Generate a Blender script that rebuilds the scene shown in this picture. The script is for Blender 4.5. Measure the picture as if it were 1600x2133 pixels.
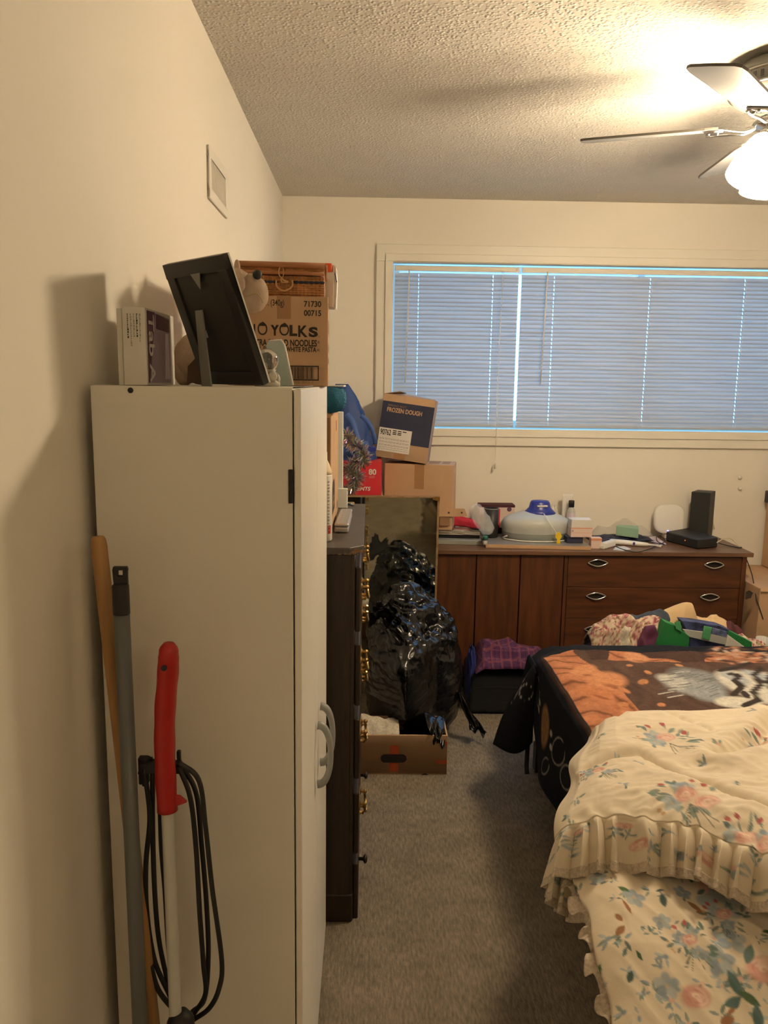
import bpy, bmesh, math, random
import numpy as np
from mathutils import Vector, Matrix, noise

for o in list(bpy.data.objects):
    bpy.data.objects.remove(o)
SC = bpy.context.scene
COL = SC.collection

# ------------------------------------------------------------------ camera
H, F = 1.48, 1660.0
PITCH, YAW, ROLL = math.radians(9.28), math.radians(1.2), math.radians(0.80)
_cy, _sy = math.cos(YAW), math.sin(YAW)
FW = Vector((_sy*math.cos(PITCH), _cy*math.cos(PITCH), -math.sin(PITCH)))
_r = Vector((_cy, -_sy, 0))
_u = _r.cross(FW)
RT = _r*math.cos(ROLL) + _u*math.sin(ROLL)
UP = -_r*math.sin(ROLL) + _u*math.cos(ROLL)
EYE = Vector((0, 0, H))
cam = bpy.data.cameras.new('camera')
cam.sensor_fit = 'VERTICAL'; cam.sensor_height = 24; cam.lens = 24*F/2133
cam.clip_start = 0.02
co = bpy.data.objects.new('camera', cam); COL.objects.link(co)
co.matrix_world = Matrix((( RT.x, UP.x, -FW.x, EYE.x), (RT.y, UP.y, -FW.y, EYE.y), (RT.z, UP.z, -FW.z, EYE.z), (0, 0, 0, 1)))
SC.camera = co

def ray(px, py):
    return RT*((px-800)/F) + UP*((1066.5-py)/F) + FW
def at(px, py, Y):
    d = ray(px, py); return EYE + d*(Y/d.y)
def atz(px, py, z):
    d = ray(px, py); return EYE + d*((z-H)/d.z)
def atx(px, py, x):
    d = ray(px, py); return EYE + d*(x/d.x)

# ------------------------------------------------------------------ light
SC.view_settings.view_transform = 'Standard'
SC.view_settings.look = 'None'
SC.view_settings.gamma = 1
SC.view_settings.exposure = 0.16
LAMP = 180.0                    # radiance of the lit glass shades
LAMP_COL = (1.0, 0.78, 0.51)
SKY = 6.0                      # radiance of the overcast sky outside
SKY_COL = (0.20, 0.52, 1.0)
w = bpy.data.worlds.new('sky'); SC.world = w; w.use_nodes = True
bg = w.node_tree.nodes['Background']
bg.inputs[0].default_value = (*SKY_COL, 1); bg.inputs[1].default_value = SKY
hl = bpy.data.lights.new('rear_fill_light', 'POINT'); hl.energy = 13; hl.color = (1.0, 0.78, 0.50); hl.shadow_soft_size = .22   # unseen soft fill added behind the camera for faces the fan misses
ho = bpy.data.objects.new('rear_fill_light', hl); COL.objects.link(ho); ho.location = (1.2, -1.1, 2.15)
SC.cycles.max_bounces = 10
SC.cycles.diffuse_bounces = 6
SC.cycles.transparent_max_bounces = 12
SC.cycles.caustics_reflective = False
SC.cycles.caustics_refractive = False
SC.cycles.sample_clamp_indirect = 4.0
SC.cycles.use_denoising = True

# ------------------------------------------------------------------ materials
def L(r, g, b):
    f = lambda c: (c/255/12.92) if c/255 <= 0.04045 else ((c/255+0.055)/1.055)**2.4
    return (f(r), f(g), f(b))
def mat(name, col, rough=0.6, metal=0.0, var=0.08, vscale=6.0, bump=0.0, bscale=80.0, spec=0.5, stretch=(1, 1, 1), col2=None,
        emit=None, trans=0.0, alpha=1.0, attr=False, bdist=0.01, detail=4.0, bstretch=None, coat=0.0, ior=1.45):
    m = bpy.data.materials.new(name); m.use_nodes = True
    nt = m.node_tree; N = nt.nodes; K = nt.links
    p = N['Principled BSDF']
    p.inputs['Roughness'].default_value = rough
    p.inputs['Metallic'].default_value = metal
    p.inputs['Specular IOR Level'].default_value = spec
    p.inputs['Transmission Weight'].default_value = trans
    p.inputs['Alpha'].default_value = alpha
    p.inputs['Coat Weight'].default_value = coat
    p.inputs['IOR'].default_value = ior
    tc = N.new('ShaderNodeTexCoord'); mp = N.new('ShaderNodeMapping'); mp.inputs['Scale'].default_value = stretch
    K.new(tc.outputs['Object'], mp.inputs['Vector'])
    nz = N.new('ShaderNodeTexNoise'); nz.inputs['Scale'].default_value = vscale; nz.inputs['Detail'].default_value = detail
    K.new(mp.outputs['Vector'], nz.inputs['Vector'])
    if attr:
        a = N.new('ShaderNodeAttribute'); a.attribute_name = 'Col'
        mx = N.new('ShaderNodeMix'); mx.data_type = 'RGBA'; mx.blend_type = 'MULTIPLY'
        mr = N.new('ShaderNodeMapRange'); mr.inputs['From Min'].default_value = .3; mr.inputs['From Max'].default_value = .7
        mr.inputs['To Min'].default_value = 1-var; mr.inputs['To Max'].default_value = 1.0
        K.new(nz.outputs['Fac'], mr.inputs['Value'])
        mx.inputs['Factor'].default_value = 1.0
        K.new(a.outputs['Color'], mx.inputs[6]); K.new(mr.outputs['Result'], mx.inputs[7])
        K.new(mx.outputs[2], p.inputs['Base Color'])
    else:
        rp = N.new('ShaderNodeValToRGB')
        c2 = col2 or tuple(c*(1-var) for c in col)
        rp.color_ramp.elements[0].position = .32; rp.color_ramp.elements[1].position = .68
        rp.color_ramp.elements[0].color = (*c2, 1); rp.color_ramp.elements[1].color = (*col, 1)
        K.new(nz.outputs['Fac'], rp.inputs['Fac']); K.new(rp.outputs['Color'], p.inputs['Base Color'])
    if bump:
        b = N.new('ShaderNodeBump'); b.inputs['Strength'].default_value = bump; b.inputs['Distance'].default_value = bdist
        n2 = N.new('ShaderNodeTexNoise'); n2.inputs['Scale'].default_value = bscale; n2.inputs['Detail'].default_value = 3
        m2 = N.new('ShaderNodeMapping'); m2.inputs['Scale'].default_value = bstretch or stretch
        K.new(tc.outputs['Object'], m2.inputs['Vector']); K.new(m2.outputs['Vector'], n2.inputs['Vector'])
        K.new(n2.outputs['Fac'], b.inputs['Height']); K.new(b.outputs['Normal'], p.inputs['Normal'])
    if emit:
        p.inputs['Emission Color'].default_value = (*emit[0], 1); p.inputs['Emission Strength'].default_value = emit[1]
    return m

M = {}
M['wall'] = mat('wall_paint', (.82, .78, .70), .75, var=.03, vscale=2, bump=.05, bscale=250, bdist=.002, spec=.3)
M['trim'] = mat('trim_paint', (.80, .77, .69), .45, var=.02)
def popcorn():
    m = mat('popcorn_ceiling', (.80, .77, .71), .9, var=.04, vscale=8, spec=.1)
    nt = m.node_tree; N = nt.nodes; K = nt.links; p = N['Principled BSDF']
    tc = N.new('ShaderNodeTexCoord')
    v = N.new('ShaderNodeTexVoronoi'); v.inputs['Scale'].default_value = 95
    n = N.new('ShaderNodeTexNoise'); n.inputs['Scale'].default_value = 60; n.inputs['Detail'].default_value = 4
    K.new(tc.outputs['Object'], v.inputs['Vector']); K.new(tc.outputs['Object'], n.inputs['Vector'])
    mr = N.new('ShaderNodeMapRange'); mr.inputs['From Min'].default_value = .55; mr.inputs['From Max'].default_value = .0
    K.new(v.outputs['Distance'], mr.inputs['Value'])
    ml = N.new('ShaderNodeMath'); ml.operation = 'MULTIPLY'
    K.new(mr.outputs['Result'], ml.inputs[0]); K.new(n.outputs['Fac'], ml.inputs[1])
    b = N.new('ShaderNodeBump'); b.inputs['Strength'].default_value = .8; b.inputs['Distance'].default_value = .008
    K.new(ml.outputs[0], b.inputs['Height']); K.new(b.outputs['Normal'], p.inputs['Normal'])
    return m
M['ceiling'] = popcorn()
def carpet():
    m = mat('carpet', (.30, .252, .19), .95, var=.45, vscale=160, stretch=(1, .22, 1), bump=.6, bscale=320, bdist=.006, spec=.1, bstretch=(1, .35, 1))
    nt = m.node_tree; N = nt.nodes; K = nt.links; p = N['Principled BSDF']
    src = p.inputs['Base Color'].links[0].from_socket
    n = N.new('ShaderNodeTexNoise'); n.inputs['Scale'].default_value = 9; n.inputs['Detail'].default_value = 6
    tc = N.new('ShaderNodeTexCoord'); K.new(tc.outputs['Object'], n.inputs['Vector'])
    mr = N.new('ShaderNodeMapRange'); mr.inputs['From Min'].default_value = .3; mr.inputs['From Max'].default_value = .7
    mr.inputs['To Min'].default_value = .8; mr.inputs['To Max'].default_value = 1.08
    K.new(n.outputs['Fac'], mr.inputs['Value'])
    mx = N.new('ShaderNodeMix'); mx.data_type = 'RGBA'; mx.blend_type = 'MULTIPLY'; mx.inputs['Factor'].default_value = 1
    K.new(src, mx.inputs[6]); K.new(mr.outputs['Result'], mx.inputs[7]); K.new(mx.outputs[2], p.inputs['Base Color'])
    return m
M['carpet'] = carpet()
M['cab'] = mat('white_laminate', (.75, .715, .64), .42, var=.03, vscale=3)
M['caddoor'] = mat('white_door_foil', (.86, .825, .75), .35, var=.02, vscale=3)
M['black'] = mat('black_plastic', (.013, .013, .013), .5, var=.2)
M['greyhandle'] = mat('grey_handle', (.30, .31, .30), .4, var=.1)
M['darkwood'] = mat('dark_stained_wood', (.030, .018, .010), .42, var=.55, vscale=14, stretch=(6, 6, .6), bump=.12, bscale=60)
M['darktop'] = mat('worn_dark_top', (.085, .072, .068), .38, var=.5, vscale=9)
M['wornedge'] = mat('bare_chipped_wood', (.30, .17, .08), .7, var=.5, vscale=60)
M['railsheen'] = mat('window_sheen_rail', (.30, .31, .35), .4, var=.2)  # window light reflected on the chest front, put in as bluish grey
M['brass'] = mat('aged_brass', (.55, .36, .14), .3, metal=1, var=.4, vscale=40)
M['walnut'] = mat('walnut_veneer', (.105, .034, .011), .45, var=.5, vscale=7, stretch=(5, 5, .55), bump=.03, bscale=70)
M['walnutx'] = mat('walnut_veneer_along', (.105, .034, .011), .45, var=.5, vscale=7, stretch=(.55, 5, 5), bump=.03, bscale=70)
M['walnuttop'] = mat('walnut_top', (.17, .085, .045), .35, var=.4, vscale=9, stretch=(.5, 5, 5))
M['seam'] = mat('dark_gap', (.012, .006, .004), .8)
M['chrome'] = mat('chrome', (.75, .74, .72), .16, metal=1, var=.05)
M['wood'] = mat('raw_pole_wood', (.42, .225, .085), .5, var=.3, vscale=10, stretch=(6, 6, .5))
M['greypole'] = mat('grey_metal_pole', (.125, .13, .125), .42, var=.12, stretch=(6, 6, .5))
M['red'] = mat('red_plastic', (.40, .014, .012), .38, var=.1)
M['tube'] = mat('white_tube', (.52, .51, .46), .35, var=.05)
M['card'] = mat('brown_cardboard', (.52, .335, .20), .8, var=.1, vscale=9, bump=.05, bscale=120, bstretch=(4, 4, .3))
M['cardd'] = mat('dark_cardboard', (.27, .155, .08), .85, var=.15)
M['tape'] = mat('packing_tape', (.36, .20, .095), .35, var=.06)
M['ink'] = mat('black_print', (.025, .018, .012), .7)
M['navy'] = mat('navy_print', (.022, .026, .062), .65, var=.15)
M['label'] = mat('white_label', (.74, .71, .66), .6, var=.03)
M['greyink'] = mat('grey_print', (.36, .33, .30), .7)
M['redbox'] = mat('red_carton', (.62, .03, .045), .45, var=.06)
M['white'] = mat('white_plastic', (.78, .76, .73), .35, var=.03)
M['offwhite'] = mat('white_card', (.68, .655, .60), .6, var=.04)
M['purple'] = mat('purple_print', (.42, .335, .42), .4, var=.25, vscale=12)
M['dpurple'] = mat('dark_purple_print', (.12, .06, .10), .4, var=.1)
M['lilac'] = mat('lilac_print', (.80, .70, .84), .4, var=.1)
M['plush'] = mat('tan_plush', (.44, .33, .25), .95, var=.18, vscale=30, bump=.35, bscale=300, bdist=.003, spec=.1)
M['plushd'] = mat('plush_seam', (.40, .33, .16), .9)
M['frameback'] = mat('black_frame', (.016, .015, .013), .5, var=.3)
M['frameboard'] = mat('dark_backboard', (.028, .026, .020), .7, var=.3)
M['strut'] = mat('grey_strut', (.20, .195, .17), .6, var=.15)
M['glassy'] = mat('glass_orb', (.95, .93, .88), .03, trans=.9, var=.02)
M['stone'] = mat('grey_figurine', (.42, .40, .33), .6, var=.35, vscale=40)
M['sage'] = mat('pale_green_plastic', (.36, .44, .42), .35, var=.05)
def wicker():
    m = mat('wicker', (.60, .27, .10), .55, var=.45, vscale=40)
    nt = m.node_tree; N = nt.nodes; K = nt.links; p = N['Principled BSDF']
    tc = N.new('ShaderNodeTexCoord')
    w1 = N.new('ShaderNodeTexWave'); w1.bands_direction = 'Z'; w1.inputs['Scale'].default_value = 70; w1.inputs['Distortion'].default_value = 1
    w2 = N.new('ShaderNodeTexWave'); w2.bands_direction = 'X'; w2.inputs['Scale'].default_value = 40; w2.inputs['Distortion'].default_value = 1
    K.new(tc.outputs['Object'], w1.inputs['Vector']); K.new(tc.outputs['Object'], w2.inputs['Vector'])
    ml = N.new('ShaderNodeMath'); ml.operation = 'ADD'; K.new(w1.outputs['Fac'], ml.inputs[0]); K.new(w2.outputs['Fac'], ml.inputs[1])
    b = N.new('ShaderNodeBump'); b.inputs['Strength'].default_value = .6; b.inputs['Distance'].default_value = .005
    K.new(ml.outputs[0], b.inputs['Height']); K.new(b.outputs['Normal'], p.inputs['Normal'])
    return m
M['wicker'] = wicker()
M['rattan'] = mat('rattan_rail', (.40, .17, .07), .45, var=.2)
M['cane'] = mat('pale_cane', (.62, .36, .15), .5, var=.2)
M['bluecane'] = mat('blue_cane', (.025, .035, .07), .5, var=.3, vscale=60)
M['orange'] = mat('orange_card', (.90, .13, .02), .5)
M['teal'] = mat('teal_cloth', (.010, .12, .22), .8, var=.2, bump=.2, bscale=200)
M['bluebag'] = mat('blue_tote_fabric', (.022, .062, .24), .6, var=.25, vscale=8, bump=.15, bscale=60)
M['bluestrap'] = mat('blue_strap', (.055, .12, .38), .6, var=.15)
M['bin'] = mat('garbage_bag_plastic', (.0045, .0045, .0048), .22, var=.3, vscale=10, bump=.35, bscale=16, bdist=.02, spec=.5)
M['suit'] = mat('black_fabric', (.006, .006, .008), .8, var=.3, bump=.2, bscale=200)
M['blue'] = mat('royal_blue_cloth', (.018, .03, .19), .85, var=.2)
M['mirror'] = mat('mirror_glass', (.80, .82, .72), .035, metal=1, var=.06, vscale=3)
M['gilt'] = mat('worn_gilt_edge', (.40, .26, .14), .4, metal=.3, var=.4, vscale=40)
M['pewter'] = mat('silver_tin', (.66, .64, .62), .3, metal=.75, var=.06)
M['cream'] = mat('cream_plastic', (.72, .62, .42), .35, var=.04)
M['foam'] = mat('white_foam_board', (.76, .80, .78), .5, var=.03)
M['poly'] = None
def polythene(name, col=(.9, .93, .95), a=.25):
    m = mat(name, col, .12, var=.05, alpha=a, bump=.4, bscale=30, bdist=.02)
    return m
M['poly'] = polythene('clear_polythene')
M['tank'] = mat('frosted_tank', (.60, .62, .59), .35, var=.05, trans=.15)
M['bluecap'] = mat('cobalt_plastic', (.018, .032, .27), .35, var=.1)
M['yellow'] = mat('yellow_tag', (.75, .52, .02), .5)
M['magenta'] = mat('crimson_cloth', (.55, .03, .065), .85, var=.25, vscale=20)
M['foil'] = mat('silver_wrap', (.55, .52, .48), .18, metal=.7, var=.5, vscale=14, stretch=(1, 1, 6), bump=.4, bscale=20)
M['greybook'] = mat('grey_folder', (.28, .29, .27), .6, var=.1)
M['pinkbox'] = mat('pale_pink_card', (.72, .57, .52), .55, var=.05)
M['peach'] = mat('peach_band', (.72, .30, .16), .55, var=.05)
M['mint'] = mat('mint_card', (.30, .50, .36), .6, var=.08)
M['green'] = mat('green_fabric', (.012, .17, .045), .7, var=.15)
M['lightgreen'] = mat('light_green_strap', (.07, .32, .14), .7, var=.1)
M['greencap'] = mat('dark_green_plastic', (.02, .12, .10), .4)
M['beige'] = mat('beige_cotton', (.58, .42, .24), .85, var=.15, vscale=10)
M['denim'] = mat('dark_denim', (.035, .048, .075), .85, var=.35, vscale=20)
M['plum'] = mat('plum_cloth', (.10, .022, .065), .85, var=.25)
M['maroon'] = mat('maroon_cloth', (.07, .015, .025), .85, var=.25)
M['tag'] = mat('dark_strap_webbing', (.035, .03, .022), .8, var=.3)
M['matt'] = mat('mattress_ticking', (.55, .50, .42), .85, var=.1)
M['led'] = mat('blue_led', (.1, .1, .8), .4, emit=((.12, .15, 1.0), 6))
M['redled'] = mat('orange_led', (.8, .2, .05), .4, emit=((1, .25, .05), 1.5))
M['blade'] = mat('fan_blade_grey', (.22, .22, .215), .4, var=.06)
M['bladeedge'] = mat('fan_blade_edge', (.10, .09, .075), .5)
M['shade'] = mat('lit_frosted_glass', (.9, .88, .8), .3, emit=(LAMP_COL, LAMP))
M['shadedim'] = mat('frosted_glass_collar_end', (.9, .88, .8), .3, emit=(LAMP_COL, LAMP*.22))
M['water'] = mat('cloudy_water', (.30, .32, .31), .25, var=.05)
M['attr'] = mat('printed_cloth', (1, 1, 1), .85, var=.06, vscale=40, attr=True, bump=.12, bscale=260, bdist=.002, spec=.2)
M['attrfuzzy'] = mat('printed_plush', (1, 1, 1), .95, var=.25, vscale=120, attr=True, bump=.25, bscale=250, bdist=.003, spec=.1)
M['tinsel'] = mat('tinsel_foil', (1, 1, 1), .28, metal=.75, var=.0, attr=True)
M['lace'] = mat('cream_lace', (.62, .53, .42), .9, var=.35, vscale=160, bump=.5, bscale=220, bdist=.003)
M['lacew'] = mat('ivory_lace', (.66, .60, .50), .9, var=.3, vscale=120, bump=.5, bscale=200, bdist=.003)
def blindmat():
    m = bpy.data.materials.new('blind_slat_vinyl'); m.use_nodes = True
    nt = m.node_tree; N = nt.nodes; K = nt.links
    p = N['Principled BSDF']; p.inputs['Base Color'].default_value = (.44, .43, .40, 1); p.inputs['Roughness'].default_value = .4
    n = N.new('ShaderNodeTexNoise'); n.inputs['Scale'].default_value = 3
    tc = N.new('ShaderNodeTexCoord'); K.new(tc.outputs['Object'], n.inputs['Vector'])
    rp = N.new('ShaderNodeValToRGB'); rp.color_ramp.elements[0].color = (.42, .41, .38, 1); rp.color_ramp.elements[1].color = (.47, .46, .43, 1)
    K.new(n.outputs['Fac'], rp.inputs['Fac']); K.new(rp.outputs['Color'], p.inputs['Base Color'])
    t = N.new('ShaderNodeBsdfTranslucent'); t.inputs['Color'].default_value = (.75, .74, .73, 1)
    mx = N.new('ShaderNodeMixShader'); mx.inputs['Fac'].default_value = .088
    K.new(p.outputs[0], mx.inputs[1]); K.new(t.outputs[0], mx.inputs[2]); K.new(mx.outputs[0], N['Material Output'].inputs[0])
    return m
M['slat'] = blindmat()
def glassmat():
    m = bpy.data.materials.new('window_glass'); m.use_nodes = True
    nt = m.node_tree; N = nt.nodes; K = nt.links
    N.remove(N['Principled BSDF'])
    n = N.new('ShaderNodeTexNoise'); n.inputs['Scale'].default_value = 2
    rp = N.new('ShaderNodeValToRGB'); rp.color_ramp.elements[0].color = (.92, .95, .95, 1); rp.color_ramp.elements[1].color = (.97, .99, .99, 1)
    K.new(n.outputs['Fac'], rp.inputs['Fac'])
    t = N.new('ShaderNodeBsdfTransparent'); K.new(rp.outputs['Color'], t.inputs['Color'])
    g = N.new('ShaderNodeBsdfGlossy'); g.inputs['Roughness'].default_value = .02
    mx = N.new('ShaderNodeMixShader'); mx.inputs['Fac'].default_value = .06
    K.new(t.outputs[0], mx.inputs[1]); K.new(g.outputs[0], mx.inputs[2]); K.new(mx.outputs[0], N['Material Output'].inputs[0])
    return m
M['glass'] = glassmat()
def plaid():
    m = mat('purple_plaid', (.075, .02, .085), .9, var=.2, bump=.3, bscale=150)
    nt = m.node_tree; N = nt.nodes; K = nt.links; p = N['Principled BSDF']
    src = p.inputs['Base Color'].links[0].from_socket
    tc = N.new('ShaderNodeTexCoord'); prev = src
    for d, sc, c in (('X', 7.5, (.20, .05, .075)), ('Z', 9.0, (.16, .05, .11)), ('X', 16, (.035, .015, .06)), ('Y', 8, (.18, .05, .07))):
        wv = N.new('ShaderNodeTexWave'); wv.bands_direction = d; wv.inputs['Scale'].default_value = sc; wv.inputs['Distortion'].default_value = .6
        K.new(tc.outputs['Object'], wv.inputs['Vector'])
        mr = N.new('ShaderNodeMapRange'); mr.inputs['From Min'].default_value = .86; mr.inputs['From Max'].default_value = .95; mr.inputs['To Max'].default_value = .7
        K.new(wv.outputs['Fac'], mr.inputs['Value'])
        mx = N.new('ShaderNodeMix'); mx.data_type = 'RGBA'; K.new(mr.outputs['Result'], mx.inputs['Factor'])
        K.new(prev, mx.inputs[6]); mx.inputs[7].default_value = (*c, 1); prev = mx.outputs[2]
    K.new(prev, p.inputs['Base Color'])
    return m
M['plaid'] = plaid()

# ------------------------------------------------------------------ mesh helpers
class MB:
    def __init__(s): s.v = []; s.f = []; s.mi = []; s.m = 0
    def add(s, vs, fs):
        b = len(s.v); s.v += [Vector(v) for v in vs]; s.f += [tuple(i+b for i in f) for f in fs]; s.mi += [s.m]*len(fs); return s
    def box(s, lo, hi, mtx=None):
        x0, y0, z0 = lo; x1, y1, z1 = hi
        vs = [Vector(p) for p in ((x0, y0, z0), (x1, y0, z0), (x1, y1, z0), (x0, y1, z0), (x0, y0, z1), (x1, y0, z1), (x1, y1, z1), (x0, y1, z1))]
        if mtx: vs = [mtx @ v for v in vs]
        return s.add(vs, [(0, 3, 2, 1), (4, 5, 6, 7), (0, 1, 5, 4), (1, 2, 6, 5), (2, 3, 7, 6), (3, 0, 4, 7)])
    def prism(s, pts, ext):
        n = len(pts); e = Vector(ext); a = [Vector(p) for p in pts]
        return s.add(a+[p+e for p in a], [tuple(range(n))[::-1], tuple(range(n, 2*n))]+[(i, (i+1) % n, n+(i+1) % n, n+i) for i in range(n)])
    def rings(s, rs, closed=True, caps=True):
        n = len(rs[0]); vs = [p for r in rs for p in r]; fs = []
        for i in range(len(rs)-1):
            for j in range(n if closed else n-1):
                k = (j+1) % n
                fs.append((i*n+j, i*n+k, (i+1)*n+k, (i+1)*n+j))
        if caps and closed:
            fs.append(tuple(range(n))[::-1]); fs.append(tuple(range((len(rs)-1)*n, len(rs)*n)))
        return s.add(vs, fs)
    def tube(s, pts, r, n=10, caps=True):
        pts = [Vector(p) for p in pts]; rr = r if isinstance(r, (list, tuple)) else [r]*len(pts)
        rs = []; ref = None
        for i, p in enumerate(pts):
            t = (pts[min(i+1, len(pts)-1)]-pts[max(i-1, 0)]).normalized()
            if ref is None:
                ref = t.orthogonal().normalized()
            ref = (ref - t*ref.dot(t))
            ref = ref.normalized() if ref.length > 1e-6 else t.orthogonal().normalized()
            b = t.cross(ref)
            rs.append([p+(ref*math.cos(2*math.pi*k/n)+b*math.sin(2*math.pi*k/n))*rr[i] for k in range(n)])
        return s.rings(rs, True, caps)
    def lathe(s, prof, c=(0, 0, 0), n=24, axis=None, caps=True, sx=1, sy=1):
        c = Vector(c); q = Vector((0, 0, 1)).rotation_difference(Vector(axis)).to_matrix() if axis is not None else Matrix.Identity(3)
        rs = [[c+q @ Vector((r*sx*math.cos(2*math.pi*k/n), r*sy*math.sin(2*math.pi*k/n), z)) for k in range(n)] for r, z in prof]
        return s.rings(rs, True, caps)
    def ell(s, c, r, nu=24, nv=14, fn=None):
        c = Vector(c); vs = []; fs = []
        for i in range(nv+1):
            t = math.pi*i/nv
            for j in range(nu):
                a = 2*math.pi*j/nu
                d = Vector((math.sin(t)*math.cos(a), math.sin(t)*math.sin(a), math.cos(t)))
                p = Vector((d.x*r[0], d.y*r[1], d.z*r[2]))
                if fn: p = fn(p, d)
                vs.append(c+p)
        for i in range(nv):
            for j in range(nu):
                k = (j+1) % nu
                fs.append((i*nu+j, (i+1)*nu+j, (i+1)*nu+k, i*nu+k))
        return s.add(vs, fs)
    def build(s, name, m, parent=None, smooth=False, bevel=0, seg=2, solid=0):
        me = bpy.data.meshes.new(name); me.from_pydata([tuple(v) for v in s.v], [], s.f); me.validate()
        bm = bmesh.new(); bm.from_mesh(me)
        bmesh.ops.remove_doubles(bm, verts=bm.verts, dist=1e-6)
        bmesh.ops.recalc_face_normals(bm, faces=bm.faces); bm.to_mesh(me); bm.free()
        return link(name, me, m, parent, smooth, bevel, seg, solid)
def link(name, me, m, parent=None, smooth=False, bevel=0, seg=2, solid=0):
    o = bpy.data.objects.new(name, me); COL.objects.link(o)
    me.materials.append(M[m] if isinstance(m, str) else m)
    if smooth:
        me.polygons.foreach_set('use_smooth', [True]*len(me.polygons))
    if parent:
        o.parent = parent; o.matrix_parent_inverse = Matrix.Translation(-parent.location)
    if solid:
        k = o.modifiers.new('thick', 'SOLIDIFY'); k.thickness = solid; k.offset = 0
    if bevel:
        k = o.modifiers.new('bevel', 'BEVEL'); k.width = bevel; k.segments = seg; k.limit_method = 'ANGLE'; k.angle_limit = math.radians(40)
        if not smooth:
            me.polygons.foreach_set('use_smooth', [True]*len(me.polygons))
            k.harden_normals = True
    return o
def tag(o, label, cat, group=None):
    o['label'] = label; o['category'] = cat
    if group: o['group'] = group
    return o
def thing(name, loc, label, cat, group=None):
    o = bpy.data.objects.new(name, None); COL.objects.link(o); o.location = loc; o.empty_display_size = .05
    return tag(o, label, cat, group)
def struct(name, mb, m, parent=None, **k):
    o = mb.build(name, m, parent, **k); o['kind'] = 'structure'; return o
def grid_mesh(P, colors=None, wrap=False):
    """P (n,m,3) array -> mesh; colors (n,m,3)"""
    n, m = P.shape[:2]
    idx = np.arange(n*m).reshape(n, m)
    a = idx[:-1, :-1].ravel(); b = idx[:-1, 1:].ravel(); c = idx[1:, 1:].ravel(); d = idx[1:, :-1].ravel()
    fs = np.stack([a, b, c, d], 1)
    if wrap:
        fs = np.concatenate([fs, np.stack([idx[:-1, -1], idx[:-1, 0], idx[1:, 0], idx[1:, -1]], 1)])
    me = bpy.data.meshes.new('grid')
    me.from_pydata(P.reshape(-1, 3).tolist(), [], fs.tolist())
    if colors is not None:
        paint(me, colors.reshape(-1, 3))
    me.update()
    return me
def paint(me, c):
    at_ = me.color_attributes.new('Col', 'FLOAT_COLOR', 'POINT')
    at_.data.foreach_set('color', np.concatenate([c, np.ones((len(c), 1))], 1).astype(np.float32).ravel())
def spline(pts, n=24):
    pts = [Vector(p) for p in pts]; out = []
    P = [pts[0]*2-pts[1]]+pts+[pts[-1]*2-pts[-2]]
    for i in range(1, len(P)-2):
        for k in range(n):
            t = k/n; a, b, c, d = P[i-1:i+3]
            out.append(.5*((2*b)+(c-a)*t+(2*a-5*b+4*c-d)*t*t+(3*b-a-3*c+d)*t**3))
    out.append(pts[-1]); return out
_fonts = {}
def text(s, o, right, normal, height, m, parent, width=None, name='lettering', bold=0.0, depth=.0004, align='LEFT', shear=0):
    cu = bpy.data.curves.new('txt', 'FONT'); cu.body = s; cu.size = 1.0; cu.extrude = 0; cu.offset = bold; cu.align_x = align; cu.shear = shear
    t = bpy.data.objects.new('txt', cu); COL.objects.link(t)
    dg = bpy.context.evaluated_depsgraph_get(); dg.update()
    me = bpy.data.meshes.new_from_object(t.evaluated_get(dg)); bpy.data.objects.remove(t)
    xs = [v.co.x for v in me.vertices]; ys = [v.co.y for v in me.vertices]
    sy = height/(max(ys)-min(ys)); sx = (width/(max(xs)-min(xs))) if width else sy
    r = Vector(right).normalized(); n = Vector(normal).normalized(); u = n.cross(r)
    o = Vector(o); y0 = min(ys); x0 = min(xs)
    for v in me.vertices:
        v.co = o + r*((v.co.x-x0)*sx) + u*((v.co.y-y0)*sy) + n*depth
    me.materials.clear()
    return link(name, me, m, parent)
def nz(p, s=1.0, seed=0.0):
    return noise.noise(Vector((p[0]*s+seed, p[1]*s+seed*.7, p[2]*s-seed*.3)))
def ridge(p, s, seed=0.0):
    return 1-abs(nz(p, s, seed))*2
def lump(name, c, r, m, parent=None, seed=0, amp=.15, s=12, nu=64, nv=40, flat=None, rid=.6, aniso=(1, 1, 1)):
    """soft heap of cloth: closed lumpy body sitting on z = c.z - flat*r.z"""
    c = Vector(c)
    def fn(p, d):
        q = Vector((d.x*aniso[0], d.y*aniso[1], d.z*aniso[2]))
        k = 1+amp*(rid*ridge(q, s*.18, seed)+(1-rid)*nz(q, s*.3, seed+3))
        p = p*k
        if flat is not None: p.z = max(p.z, -r[2]*flat)
        return p
    mb = MB(); mb.ell(c, r, nu, nv, fn)
    return mb.build(name, m, parent, smooth=True)
random.seed(7)
EX, EY, EZ = Vector((1, 0, 0)), Vector((0, 1, 0)), Vector((0, 0, 1))

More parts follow.
